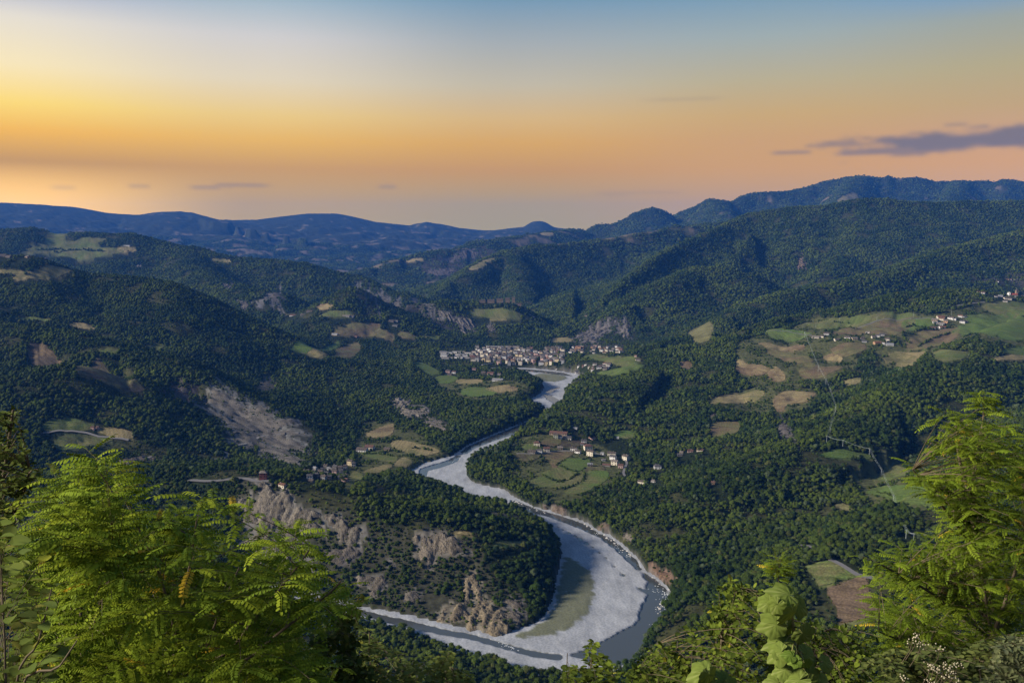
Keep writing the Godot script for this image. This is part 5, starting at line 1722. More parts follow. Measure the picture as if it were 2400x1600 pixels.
func town():
	for r in [["T", 100, 170, 2350, 540], ["U", 450, 140, 1450, 300], ["U", 480, 470, 1200, 600], ["M", 250, 330, 2150, 800]]:
		mark(on_ground(r[0], [[r[1], r[2]], [(r[1] + r[3]) / 2, r[2]], [r[3], r[2]], [r[3], (r[2] + r[4]) / 2], [r[3], r[4]], [(r[1] + r[3]) / 2, r[4]], [r[1], r[4]]]), 4, Color(0.075, 0.078, 0.045))
	var tg := "houses of the valley town"
	# [left, top, right, bottom] blocks of the town in picture points, how many houses, which part of it
	var blocks := [
		[["T", 690, 300, 1100, 455], 34, "in the left quarter of the town", ["cream", "stone", "yellow", "tan", "grey", "pink", "cream"]],
		[["T", 760, 215, 1240, 300], 22, "in the town's left back streets", ["white", "grey", "stone", "cream", "white"]],
		[["T", 1100, 300, 1560, 470], 40, "in the middle of the town", ["cream", "yellow", "tan", "white", "stone", "pink", "yellow"]],
		[["T", 1240, 230, 1780, 305], 20, "in the town's middle back streets", ["white", "cream", "grey", "yellow", "stone"]],
		[["T", 1560, 305, 2060, 500], 40, "in the right quarter of the town", ["white", "cream", "yellow", "grey", "pink", "white"]],
		[["T", 2020, 210, 2350, 470], 34, "on the right edge of the town", ["cream", "white", "yellow", "pink", "grey"]],
		[["T", 1300, 470, 2150, 540], 16, "on the town's river front", ["white", "cream", "grey"]],
		[["T", 120, 280, 660, 400], 18, "among the low halls left of the town", ["white", "grey", "white"]],
		[["U", 440, 170, 700, 300], 8, "in the gardens just right of the town", ["white", "cream", "orange", "pink"]],
		[["U", 800, 170, 1440, 300], 12, "in the suburb under the rocky slope", ["white", "cream", "orange", "white"]],
		[["U", 500, 480, 1250, 600], 10, "in the riverside suburb right of the town", ["white", "cream", "pink", "white"]],
		[["T", 1000, 185, 1500, 225], 10, "among the pale halls behind the town", ["white", "grey"]],
	]
	var taken := []
	for b in blocks:
		var r = b[0]
		var made := 0
		var tries := 0
		while made < b[1] and tries < 900:
			tries += 1
			var q := photo(r[0], [rng.randf_range(r[1], r[3]), rng.randf_range(r[2], r[4])])
			var g := ground_at(q.x, q.y)
			if -g.z > 3000.0 or masked(bed_near, g.x, -g.z) > 0.22: continue
			var clash := false
			for t in taken:
				if absf(t.x - g.x) < 12.5 and absf(t.y + g.z) < 19.0:
					clash = true
					break
			if clash: continue
			taken.append(Vector2(g.x, -g.z))
			made += 1
			var low: bool = "halls" in b[2]
			var c: String = b[3][rng.randi() % b[3].size()]
			var rf: String = ["brown", "brown", "light", "slate", "tile", "brown", "slate"][rng.randi() % 7] if not low else ["tin", "light"][rng.randi() % 2]
			var w := rng.randf_range(7.5, 13.0) if not low else rng.randf_range(14.0, 30.0)
			var st: float = [2.0, 2.5, 3.0, 3.5][rng.randi() % 4] if not low else 1.5
			if r[0] == "U": st = [1.2, 1.6, 2.0][rng.randi() % 3]
			house(g, w, rng.randf_range(7.5, 10.0), st, c, rf, rng.randf_range(-0.45, 0.45) if not low else 0.1, "%s %s with %s roof %s" % [plaster[c][1], "hall" if low else "house", tiles[rf][1], b[2]], tg, rng.randf() < 0.25 and not low, "house" if not low else "hall", 0.25 if not low else 0.12)
	for e in [[750,398,118,"yellow","brown",2.2,"at the town's left front edge"], [985,452,90,"yellow","brown",2.0,"by the foot of the bridge"], [1170,500,80,"pink","brown",3.0,"standing nearest the river"], [1285,395,62,"tan","brown",4.0,"rising as a tower in the town centre"], [1435,450,70,"orange","tile",2.0,"on the town's front row"], [1725,345,76,"cream","brown",3.2,"squarely facing the river"], [1765,225,60,"orange","tile",2.2,"at the back edge of the town"], [1720,280,72,"pink","brown",3.0,"tallest at the back of the town"], [2225,370,96,"yellow","brown",2.8,"largest on the town's right edge"], [1950,500,92,"white","brown",3.0,"at the front of the right quarter"], [655,352,40,"red","tile",1.0,"alone at the left end of the town"]]:
		dwelling("T", e[0], e[1], e[2], e[3], e[4], e[5], e[6], tg, rng.randf_range(-0.3, 0.3))
	var og := "houses right of the town"
	for e in [[600,215,120,"orange","orange",2.0,"largest of the orange ones above the town"], [545,235,50,"orange","tile",1.5,"left of the largest orange house"], [655,215,70,"white","orange",1.0,"right of the largest orange house"], [475,252,64,"white","light",1.3,"alone right of the town"], [915,170,80,"pink","brown",1.0,"uppermost under the rocky slope"], [1000,225,50,"orange","tile",1.6,"upper one of the orange pair"], [1008,258,54,"yellow","brown",1.4,"lower one of the orange pair"], [1075,222,60,"orange","brown",2.0,"right of the orange pair"], [1072,292,66,"cream","orange",1.3,"lowest of the orange cluster"], [1145,255,54,"white","brown",1.4,"between the orange cluster and the white row"], [1205,268,60,"white","brown",1.5,"first of the white row"], [1320,235,70,"white","orange",1.4,"upper one at the end of the white row"], [1385,240,60,"white","brown",1.4,"last of the white row"], [1310,282,64,"cream","brown",1.3,"lower one at the end of the white row"], [885,300,54,"white","slate",1.0,"at the meadow's top by the woods"], [830,265,46,"grey","brown",1.0,"half hidden left of the orange cluster"], [1650,362,50,"pink","tile",1.3,"small one above the field's end"], [1685,432,86,"cream","brown",1.6,"at the far end of the olive field"], [590,590,110,"white","slate",1.5,"largest by the river right of town"], [695,520,70,"pink","tile",1.4,"above the white riverside house"], [795,540,56,"white","tile",1.6,"in the row above the bright meadow"], [880,540,70,"white","tile",1.2,"in the middle of the meadow row"], [1045,530,76,"white","brown",1.2,"right in the meadow row"], [1152,535,60,"white","brown",1.3,"last in the meadow row"], [1080,590,76,"cream","brown",1.3,"lowest beside the bright meadow"], [200,570,40,"white","brown",1.2,"alone on the river bank below the town"]]:
		dwelling("U", e[0], e[1], e[2], e[3], e[4], e[5], e[6], og, rng.randf_range(-0.35, 0.35))
	# trees in yards and along the streets
	for k in 420:
		var q := photo("T", [rng.randf_range(200, 2350), rng.randf_range(190, 540)])
		var g := ground_at(q.x, q.y)
		if masked(bed_near, g.x, -g.z) > 0.3: continue
		var clash := false
		for t in taken:
			if absf(t.x - g.x) < 7.5 and absf(t.y + g.z) < 8.0: clash = true
		if not clash: extra_trees.append([g.x, -g.z, rng.randf_range(2.0, 4.5), rng.randf_range(0.9, 1.4)])
	bridge()

func bridge():
	var a := ground_at(photo("T", [862, 528]).x, photo("T", [862, 528]).y)
	var b := ground_at(photo("T", [1092, 482]).x, photo("T", [1092, 482]).y)
	a.y = 5.0
	b.y = 5.0
	var o := thing("bridge", (a + b) / 2.0 * Vector3(1, 0, 1), "long grey stone bridge leading into the town", "bridge")
	var d := b - a
	o.rotation.y = atan2(-d.z, d.x)
	var L := d.length()
	var deck := put(unit_box, "deck", walls["grey"], o)
	deck.scale = Vector3(L, 1.0, 5.0)
	deck.position.y = 6.5
	for s in [-1, 1]:
		var p := put(unit_box, "parapet", walls["grey"], o)
		p.scale = Vector3(L, 0.9, 0.4)
		p.position = Vector3(0, 7.4, s * 2.25)
	for i in 6:
		var p := put(unit_box, "pier", walls["stone"], o)
		p.scale = Vector3(2.4, 9.0, 4.6)
		p.position = Vector3((i - 2.5) / 6.0 * L, 1.6, 0)

# ---------------------------------------------------------------- power line
func make_power_line():
	var steel := mat(srgb(0.42, 0.46, 0.44), 0.6)
	var wire_m := mat(srgb(0.40, 0.46, 0.44), 0.55)
	var tops := []
	# picture points of the pole tops, and of their feet
	var poles := [[1886,777,1886,792], [1918,856,1918,872], [1936,888,1936,900], [1946,910,1946,926], [1959,950,1959,968], [1946,1000,1946,1016], [1938,1030,1938,1036], [1976,1035,1976,1046], [2038,1054,2038,1066], [2066,1099,2066,1114], [2094,1163,2094,1178], [2124,1246,2124,1262], [2142,1268,2142,1272]]
	var nth := ["first", "second", "third", "fourth", "fifth", "sixth", "seventh", "eighth", "ninth", "tenth", "eleventh", "twelfth", "thirteenth"]
	var count := 0
	for e in poles:
		var g := ground_at(e[2], e[3])
		var top: float = clampf((e[3] - e[1]) / F * -g.z, 9.0, 16.0)
		var o := thing("power_pole", g, "grey power pole, %s down the slope from the plateau road" % nth[count], "pole", "poles of the hillside power line")
		put(tube([Vector3(0, -1, 0), Vector3(0, top, 0)], 0.24, 0.16), "mast", steel, o)
		var arm := put(unit_box, "crossarm", steel, o)
		arm.scale = Vector3(2.2, 0.2, 0.2)
		arm.position.y = top - 0.3
		for s in [-1.0, 0.0, 1.0]:
			var ins := put(tube([Vector3(s, top - 0.25, 0), Vector3(s, top + 0.25, 0)], 0.09, 0.06), "insulator", steel, o)
			ins.visible = true
		tops.append(g + Vector3(0, top + 0.2, 0))
		count += 1
		clear_round(g.x, -g.z, 5.0, 1)
	for i in tops.size() - 1:
		for s in [-1.0, 0.0, 1.0]:
			var path := []
			for k in 9:
				var t := k / 8.0
				var p: Vector3 = tops[i].lerp(tops[i + 1], t)
				p.y -= 4.0 * t * (1.0 - t) * 1.6
				path.append(p + Vector3(s, 0, 0))
			var w := put(tube(path, 0.055, 0.055, 4), "power_cable", wire_m)
			tag(w, "thin %s power cable between the %s and %s pole down the slope" % ["left" if s < 0.0 else "right" if s > 0.0 else "middle", nth[i], nth[i + 1]], "cable", "cables of the hillside power line")
	for e in [["W", 58, 80, 45, "leftmost, at the wood's edge"], ["W", 495, 180, 130, "before the left end of the woods"], ["W", 985, 172, 115, "in the middle of the open meadow"], ["W", 1468, 130, 65, "beside the meadow road under the woods"], ["W", 1962, 100, 35, "behind the upper village"], ["W", 182, 265, 220, "beside the road above the lower village"]]:
		var q := photo(e[0], [e[1], e[2]])
		var g := ground_at(q.x, q.y)
		var o := thing("utility_pole", g, "utility pole on the plateau, %s" % e[4], "pole", "poles on the plateau")
		var top: float = maxf((e[2] - e[3]) / CROP[e[0]][2] / F * -g.z, 8.0)
		put(tube([Vector3(0, -1, 0), Vector3(0, top, 0)], 0.22, 0.15), "mast", steel, o)
		var arm := put(unit_box, "crossarm", steel, o)
		arm.scale = Vector3(2.0, 0.2, 0.2)
		arm.position.y = top - 0.4

# ---------------------------------------------------------------- plants close by
func leaf_blade(V: PackedVector3Array, N: PackedVector3Array, I: PackedInt32Array, base: Vector3, along: Vector3, across: Vector3, up: Vector3, length: float, wide: float, sag: float, fold: float):
	# an oval blade folded along its midrib
	var k := V.size()
	var prof := [[0.0, 0.0], [0.25, 0.85], [0.6, 1.0], [0.88, 0.55], [1.0, 0.0]]
	for i in 5:
		var t: float = prof[i][0]
		var w: float = prof[i][1] * wide * 0.5
		var c := base + along * length * t - up * sag * length * t * t
		for s in [-1.0, 0.0, 1.0]:
			V.append(c + across * w * s + up * absf(s) * w * fold)
			N.append((up - across * s * fold * 0.8).normalized())
		if i > 0:
			var a := k + (i - 1) * 3
			for q in 2:
				if i > 1: I.append_array(PackedInt32Array([a + q, a + q + 1, a + q + 3]))
				if i < 4: I.append_array(PackedInt32Array([a + q + 1, a + q + 4, a + q + 3]))
			if i == 1: I.append_array(PackedInt32Array([a, a + 4, a + 3, a, a + 5, a + 4]))
			if i == 4: I.append_array(PackedInt32Array([a, a + 1, a + 4, a + 1, a + 2, a + 4]))

func pinnate_leaf(pairs: int, droop: float, sd: int, leaflet := 0.165, wide := 0.070) -> ArrayMesh:
	var r := RandomNumberGenerator.new()
	r.seed = sd
	var V := PackedVector3Array()
	var N := PackedVector3Array()
	var I := PackedInt32Array()
	var path := []
	for i in 6:
		var t := i / 5.0
		path.append(Vector3(t, 0.10 * sin(t * PI * 0.8) - droop * t * t, 0.03 * sin(t * 5.0 + sd)))
	var stalk := tube(path, 0.010, 0.004, 3).surface_get_arrays(0)
	V.append_array(stalk[Mesh.ARRAY_VERTEX])
	N.append_array(stalk[Mesh.ARRAY_NORMAL])
	I.append_array(stalk[Mesh.ARRAY_INDEX])
	for p in pairs + 1:
		var t := 0.2 + 0.8 * p / pairs
		var c := Vector3(t, 0.10 * sin(t * PI * 0.8) - droop * t * t, 0.03 * sin(t * 5.0 + sd))
		var fwd := Vector3(1, 0.25 * cos(t * PI * 0.8) - 2.0 * droop * t, 0).normalized()
		var up := Vector3(-fwd.y, fwd.x, 0)
		for s in [-1.0, 1.0]:
			if p == pairs and s > 0.0: continue
			var along := (Vector3(0, 0, s) + fwd * r.randf_range(0.15, 0.45) - up * r.randf_range(0.05, 0.5)).normalized()
			if p == pairs: along = fwd
			var across := along.cross(up).normalized()
			var n := across.cross(along).normalized()
			if n.dot(up) < 0.0: n = -n
			leaf_blade(V, N, I, c, along, across, n, leaflet * r.randf_range(0.8, 1.12) * (1.0 - 0.25 * absf(t - 0.5)), wide, 0.12, 0.22)
	return arrays_mesh(V, N, faced(V, N, I))

func simple_leaf(wide: float, sag: float) -> ArrayMesh:
	var V := PackedVector3Array()
	var N := PackedVector3Array()
	var I := PackedInt32Array()
	leaf_blade(V, N, I, Vector3(0.12, 0, 0), Vector3.RIGHT, Vector3(0, 0, 1), Vector3.UP, 0.9, wide, sag, 0.25)
	return arrays_mesh(V, N, faced(V, N, I))

# a broad soft leaf with shallow lobes and pleats along its veins
func broad_leaf(sd: int, heart: float) -> ArrayMesh:
	var r := RandomNumberGenerator.new()
	r.seed = sd
	var V := PackedVector3Array()
	var N := PackedVector3Array()
	var C := PackedColorArray()
	var I := PackedInt32Array()
	var seg := 44
	var rings := 7
	var o := r.randf() * 6.0
	for j in rings + 1:
		var t := float(j) / rings
		for i in seg + 1:
			var a := lerpf(-PI * 0.93, PI * 0.93, float(i) / seg)
			var edge := 0.52 + 0.26 * cos(a * 0.5) + 0.02 * sin(a * 17.0 + o)
			for l in [[0.0, 0.34], [0.95, 0.24], [-0.95, 0.24], [1.85, 0.14], [-1.85, 0.14]]:
				edge += l[1] * maxf(0.0, 1.0 - absf(a - l[0]) / 0.5) * (0.8 + heart * 0.4)
			var d := t * edge
			var vein := absf(fmod(absf(a) + 0.21, 0.42) - 0.21) / 0.21
			var y := 0.05 * vein * t - 0.32 * d * d + 0.05 * sin(a * 3.0 + o) * t * t + 0.03 * sin(a * 7.0 + d * 9.0) * t
			V.append(Vector3(cos(a) * d, y, sin(a) * d * 0.95))
			C.append(Color(0.125, 0.165, 0.035).lerp(Color(0.21, 0.245, 0.075), 1.0 - smoothstep(0.04, 0.16, vein)) * (1.0 + 0.12 * sin(a * 23.0 + d * 31.0)))
			if j < rings and i < seg:
				var k := j * (seg + 1) + i
				I.append_array(PackedInt32Array([k, k + 1, k + seg + 1, k + 1, k + seg + 2, k + seg + 1]))
	var st := SurfaceTool.new()
	st.create_from(arrays_mesh(V, PackedVector3Array(), I, C), 0)
	st.generate_normals()
	var arr := st.commit().surface_get_arrays(0)
	var nn: PackedVector3Array = arr[Mesh.ARRAY_NORMAL]
	for k in nn.size():
		if nn[k].y < 0.0: nn[k] = -nn[k]
	return arrays_mesh(arr[Mesh.ARRAY_VERTEX], nn, faced(arr[Mesh.ARRAY_VERTEX], nn, arr[Mesh.ARRAY_INDEX]), arr[Mesh.ARRAY_COLOR])

func joined(meshes: Array) -> ArrayMesh:
	var V := PackedVector3Array()
	var N := PackedVector3Array()
	var I := PackedInt32Array()
	for m in meshes:
		var a: Array = m.surface_get_arrays(0)
		var k := V.size()
		V.append_array(a[Mesh.ARRAY_VERTEX])
		N.append_array(a[Mesh.ARRAY_NORMAL])
		for i in a[Mesh.ARRAY_INDEX]: I.append(k + i)
	return arrays_mesh(V, N, I)

func moved(path: Array, by: Vector3) -> Array:
	var out := []
	for p in path: out.append(p - by)
	return out

func curve(path: Array, per := 5) -> Array:
	var out := []
	for i in path.size() - 1:
		for k in per:
			out.append(path[i].cubic_interpolate(path[i + 1], path[maxi(i - 1, 0)], path[mini(i + 2, path.size() - 1)], float(k) / per))
	out.append(path[path.size() - 1])
	return out

# a woody plant: stems through given points, twigs reaching tips spread inside an outline, leaves along the twigs
func plant(called: String, label: String, category: String, stems: Array, outline: Array, near: float, far: float, tips: int, per: int, leaves: Array, size: float, tints: Array, thick: float, spread := 0.75, singles := 300, twig_len := 0.45, back := 0.45, weight := 0.0):
	var r := RandomNumberGenerator.new()
	r.seed = hash(label)
	var first := at(stems[0][0][0], stems[0][0][1], stems[0][0][2])
	var root := Vector3(first.x, height(first.x, -first.z), first.z)
	var o := thing(called, root, label, category)
	var knots := []
	for s in stems:
		var path := []
		for p in s: path.append(at(p[0], p[1], p[2]))
		if s[0][1] > 1600.0:
			var foot: Vector3 = path[0] * Vector3(1, 0, 1)
			foot.y = height(foot.x, -foot.z) - 0.3
			foot = foot.lerp(Vector3(root.x, foot.y, root.z), 0.7)
			if foot.y < path[0].y - 0.1: path.push_front(foot)
		var c := curve(path)
		for k in range(1, c.size()): knots.append(c[k])
		put(tube(moved(c, root), thick, thick * 0.3, 7), "stem", M.bark, o)
	var poly := PackedVector2Array()
	var lo := Vector2(1e9, 1e9)
	var hi := -lo
	for p in outline:
		poly.append(Vector2(p[0], p[1]))
		lo = lo.min(Vector2(p[0], p[1]))
		hi = hi.max(Vector2(p[0], p[1]))
	var twigs := []
	var all := []
	var made := 0
	while made < tips:
		var q := Vector2(r.randf_range(lo.x, hi.x), r.randf_range(lo.y, hi.y))
		if not Geometry2D.is_point_in_polygon(q, poly): continue
		made += 1
		var tip := at(q.x, q.y, r.randf_range(near, far))
		var best: Vector3 = knots[0]
		var score := 1e9
		for k in knots:
			var d: float = (k - tip).length() + (5.0 * maxf(k.y - tip.y + 0.12, 0.0))
			if d < score:
				score = d
				best = k
		var way := (tip - best)
		var path := []
		for k in 7:
			var t := k / 6.0
			path.append(best.lerp(tip, t) + Vector3(0, 0.05 * way.length() * sin(t * PI) , 0))
		twigs.append(tube(moved(path, root), thick * 0.24, thick * 0.08, 4))
		var reach := minf(twig_len, way.length())
		var turn := r.randf() * TAU
		for j in per:
			var t := 1.0 - (reach / maxf(way.length(), 0.01)) * (1.0 - (j + 0.6) / per)
			t = clampf(t, 0.02, 1.0)
			var f := t * 6.0
			var i0 := mini(int(f), 5)
			var p: Vector3 = path[i0].lerp(path[i0 + 1], f - i0)
			var tangent: Vector3 = (path[i0 + 1] - path[i0]).normalized()
			var side := tangent.cross(Vector3.UP)
			side = side.normalized() if side.length() > 0.1 else Vector3(cos(turn), 0, sin(turn))
			side = side.rotated(tangent, r.randf_range(-0.6, 0.6) + (turn if per > 14 else 0.0)) * (1.0 if j % 2 else -1.0)
			var dir := (tangent * (1.0 - spread) + side * spread + Vector3(r.randfn(), r.randfn() * 0.7, r.randfn()) * 0.22)
			if j == per - 1: dir = tangent + Vector3(r.randfn(), r.randfn(), r.randfn()) * 0.2
			dir.y = dir.y * 0.45 - weight
			dir = dir.normalized()
			var up := (Vector3.UP + Vector3(r.randfn(), 0, r.randfn()) * 0.3)
			up = (up - dir * up.dot(dir))
			up = up.normalized() if up.length() > 0.05 else Vector3.RIGHT
			var z := dir.cross(up)
			var s := size * r.randf_range(0.68, 1.15)
			var b := Basis(dir * s, up * s, z * s)
			var tint: int = r.randi() % (tints.size() - 1)
			if r.randf() < 0.008: tint = tints.size() - 1
			all.append([(p - EYE).length() + r.randf() * 0.3, Transform3D(b, p - root), tint, r.randi() % leaves.size()])
	var tw := put(joined(twigs), "twigs", M.bark, o)
	tw.set_meta("kind", "stuff")
	all.sort_custom(func(a, b): return a[0] < b[0])
	var mats := []
	for c in tints: mats.append(leaf_color(c, back))
	var lists := []
	for k in leaves.size(): lists.append([])
	var single := 0
	for e in all:
		var q := sight(root + e[1].origin)
		if single < singles and q.x > -20.0 and q.x < 2420.0 and q.y < 1610.0:
			single += 1
			var l := put(leaves[e[3]], "leaf", mats[e[2]], o)
			l.transform = e[1]
		else:
			var c: Color = tints[e[2]]
			lists[e[3]].append([e[1], c])
	var shared := leaf_mat(Color.WHITE, back)
	for k in leaves.size():
		if lists[k].size(): copies(leaves[k], shared, lists[k], "foliage", "", o)
	return o

var leaf_mats := {}
func leaf_color(c: Color, back: float) -> StandardMaterial3D:
	var key := "%s %.2f" % [c, back]
	if not leaf_mats.has(key):
		var m := leaf_mat(srgb(c.r, c.g, c.b), back)
		m.vertex_color_use_as_albedo = false
		leaf_mats[key] = m
	return leaf_mats[key]

func make_foreground():
	M.twig = mat(srgb(0.14, 0.11, 0.07), 0.85)
	M.bark = M.twig
	var locust := [pinnate_leaf(9, 0.08, 1), pinnate_leaf(8, 0.16, 2), pinnate_leaf(10, 0.02, 3), pinnate_leaf(9, 0.22, 4)]
	var oval := [simple_leaf(0.52, 0.15), simple_leaf(0.60, 0.3), simple_leaf(0.46, 0.05)]
	var round_leaf := [simple_leaf(0.85, 0.25), simple_leaf(0.78, 0.4)]
	var narrow := [simple_leaf(0.26, 0.1), simple_leaf(0.3, 0.2)]
	var fresh := [Color(0.180, 0.240, 0.018), Color(0.145, 0.205, 0.016), Color(0.215, 0.265, 0.020), Color(0.115, 0.170, 0.016), Color(0.160, 0.225, 0.018), Color(0.55, 0.36, 0.03)]
	var deep := [Color(0.100, 0.148, 0.014), Color(0.122, 0.172, 0.014), Color(0.080, 0.120, 0.013), Color(0.140, 0.188, 0.016), Color(0.45, 0.32, 0.03)]
	var dark := [Color(0.070, 0.095, 0.020), Color(0.085, 0.110, 0.022), Color(0.060, 0.082, 0.018), Color(0.10, 0.12, 0.02)]
	plant("locust_tree", "bright green locust tree with feathery leaves filling the lower left corner", "tree",
		[[[440,1700,5.0],[470,1560,5.0],[520,1420,5.0],[560,1330,5.1]], [[445,1700,5.0],[560,1500,4.8],[680,1350,4.7],[730,1280,4.7]], [[450,1700,5.0],[600,1530,4.9],[760,1400,4.8],[800,1360,4.8]], [[195,1700,5.2],[196,1520,5.2],[190,1400,5.3],[240,1290,5.3],[270,1180,5.3],[225,1095,5.2]], [[400,1700,5.3],[410,1500,5.4],[370,1340,5.4],[320,1230,5.4],[300,1170,5.4]], [[196,1520,5.2],[240,1400,5.0],[270,1330,4.9]], [[410,1500,5.4],[440,1350,5.3],[460,1220,5.3]]],
		[[60,1170],[110,1120],[135,1075],[175,1052],[215,1050],[245,1070],[262,1095],[252,1125],[290,1140],[330,1158],[400,1150],[430,1165],[480,1155],[500,1170],[490,1200],[515,1225],[520,1265],[545,1290],[600,1300],[640,1250],[665,1228],[700,1222],[745,1230],[770,1262],[790,1290],[785,1330],[820,1350],[835,1385],[825,1430],[770,1470],[760,1500],[745,1560],[740,1640],[60,1640],[110,1500],[90,1400],[130,1330],[80,1250]],
		4.2, 6.6, 300, 13, locust, 0.19, fresh, 0.014, 0.82, 300, 0.40, 0.4)
	plant("locust_tree", "second locust bush standing behind the bright one in the lower left corner", "tree",
		[[[300,1750,7.2],[320,1500,7.2],[330,1320,7.2]], [[560,1750,7.2],[600,1550,7.2],[650,1430,7.2]], [[120,1750,7.2],[110,1500,7.2],[100,1300,7.2]]],
		[[40,1250],[130,1200],[300,1210],[450,1240],[520,1330],[640,1360],[760,1420],[800,1500],[820,1640],[20,1640]],
		6.6, 8.0, 260, 11, locust, 0.22, deep, 0.018, 0.78, 60)
	plant("locust_tree", "tall slender locust tree rising along the right edge of the picture", "tree",
		[[[2345,1750,9.2],[2325,1500,9.1],[2295,1300,9.0],[2278,1150,9.0],[2298,1030,9.0],[2308,960,9.0]], [[2285,1200,9.0],[2250,1080,9.0],[2242,1000,9.0]], [[2295,1300,9.0],[2220,1200,8.6],[2140,1100,8.4]], [[2325,1500,9.1],[2200,1400,8.3],[2060,1320,8.0]], [[2325,1500,9.1],[2390,1300,8.8],[2410,1100,8.8]], [[2335,1620,9.2],[2200,1540,8.2],[2060,1480,7.8]]],
		[[2430,1000],[2375,1015],[2345,965],[2332,920],[2308,905],[2288,935],[2290,990],[2270,1005],[2258,955],[2240,938],[2222,955],[2226,1000],[2244,1050],[2238,1090],[2205,1085],[2160,1075],[2125,1085],[2150,1140],[2200,1170],[2170,1205],[2205,1240],[2140,1285],[2100,1270],[2075,1300],[2085,1345],[2040,1320],[2012,1280],[2015,1310],[2050,1365],[2035,1405],[2075,1445],[2060,1500],[2040,1540],[2050,1640],[2430,1640]],
		7.6, 10.4, 560, 12, locust, 0.18, deep, 0.022, 0.75, 300, 0.42, 0.45, 0.08)
	plant("hornbeam_tree", "dark leafy tree top at the left edge of the picture", "tree",
		[[[-60,1750,10.0],[-20,1300,10.0],[10,1100,10.0],[30,960,10.0]], [[-20,1300,10.0],[40,1180,9.8],[70,1100,9.7]]],
		[[-40,970],[10,955],[40,955],[60,975],[50,1010],[62,1050],[50,1085],[95,1095],[90,1130],[60,1160],[50,1260],[60,1400],[-40,1450]],
		9.2, 10.8, 170, 16, oval, 0.085, dark, 0.04, 0.8, 200, 0.4, 0.4)
	plant("hazel_bush", "hazel bush with broad round leaves at the lower left edge", "bush",
		[[[20,1720,3.7],[10,1500,3.7],[0,1300,3.7]], [[30,1720,3.6],[90,1500,3.6],[120,1380,3.6]], [[30,1720,3.6],[140,1560,3.5],[180,1500,3.5]]],
		[[-40,1180],[10,1170],[30,1230],[60,1310],[110,1310],[150,1380],[120,1430],[170,1500],[170,1560],[110,1640],[-40,1640]],
		3.5, 4.6, 60, 6, round_leaf, 0.082, [Color(0.105, 0.140, 0.030), Color(0.085, 0.120, 0.028), Color(0.135, 0.165, 0.035), Color(0.10, 0.135, 0.025), Color(0.26, 0.27, 0.03)], 0.008, 0.6, 300, 0.3, 0.5)
	var olive := [Color(0.105, 0.145, 0.020), Color(0.125, 0.165, 0.020), Color(0.082, 0.115, 0.018), Color(0.145, 0.180, 0.024), Color(0.070, 0.098, 0.016), Color(0.30, 0.28, 0.03)]
	plant("hornbeam_bush", "dense small leaved bush behind the big leaved sapling", "bush",
		[[[1700,1750,7.6],[1690,1550,7.6],[1700,1450,7.6],[1730,1380,7.6]], [[1700,1750,7.6],[1600,1560,7.4],[1540,1510,7.3]], [[1850,1750,7.6],[1900,1560,7.6],[1930,1480,7.6]], [[1850,1750,7.6],[1820,1560,7.6],[1800,1400,7.6]], [[1560,1750,7.2],[1500,1620,7.2],[1490,1580,7.2]]],
		[[1450,1640],[1475,1575],[1510,1520],[1560,1500],[1610,1480],[1655,1440],[1665,1400],[1700,1365],[1740,1355],[1780,1372],[1812,1362],[1830,1410],[1880,1455],[1960,1465],[2030,1470],[2080,1500],[2060,1640]],
		6.6, 8.4, 400, 16, oval, 0.062, olive, 0.018, 0.8, 300, 0.34, 0.4)
	plant("locust_sapling", "single locust shoot poking up above the dense bush", "sapling",
		[[[1830,1700,6.4],[1828,1500,6.4],[1826,1380,6.4],[1824,1305,6.4]]],
		[[1805,1310],[1822,1296],[1845,1306],[1842,1335],[1810,1338]], 6.3, 6.5, 8, 8, locust, 0.12, deep, 0.007, 0.75, 300, 0.25)
	plant("maple_bush", "leafy shoots standing before the river at the picture's lower edge", "bush",
		[[[1390,1750,8.2],[1385,1600,8.2],[1388,1510,8.2]], [[1330,1750,8.2],[1328,1600,8.2],[1330,1530,8.2]], [[1450,1750,8.2],[1440,1600,8.2],[1425,1550,8.2]], [[1500,1750,8.0],[1520,1600,8.0],[1545,1520,8.0]]],
		[[1305,1640],[1318,1560],[1330,1525],[1348,1560],[1368,1575],[1380,1510],[1396,1505],[1410,1540],[1440,1560],[1470,1590],[1500,1560],[1540,1510],[1560,1500],[1580,1640]],
		7.6, 8.8, 95, 14, oval, 0.075, olive, 0.012, 0.7, 300, 0.3)
	plant("maple_bush", "pale leafy bush at the lower edge left of the river bend", "bush",
		[[[960,1750,8.8],[950,1600,8.8],[930,1530,8.8]], [[1040,1750,8.8],[1045,1600,8.8],[1055,1530,8.8]], [[880,1750,8.6],[870,1600,8.6],[865,1480,8.6]]],
		[[830,1640],[835,1480],[870,1450],[895,1480],[900,1530],[935,1525],[975,1545],[1000,1570],[1030,1530],[1062,1520],[1065,1545],[1040,1590],[1100,1580],[1130,1600],[1140,1640]],
		8.0, 9.6, 150, 14, oval, 0.075, [Color(0.10, 0.13, 0.03), Color(0.125, 0.15, 0.035), Color(0.08, 0.105, 0.025), Color(0.2, 0.2, 0.03)], 0.014, 0.75, 300, 0.34)
	plant("hornbeam_bush", "dark bush between the locust tree and the river", "bush",
		[[[780,1750,7.8],[790,1600,7.8],[820,1440,7.8]], [[720,1750,7.8],[740,1600,7.8],[760,1520,7.8]]],
		[[650,1640],[690,1560],[740,1480],[780,1420],[830,1390],[865,1400],[870,1440],[850,1500],[880,1560],[900,1640]],
		7.2, 8.4, 170, 15, oval, 0.07, dark, 0.016, 0.8, 120, 0.34)
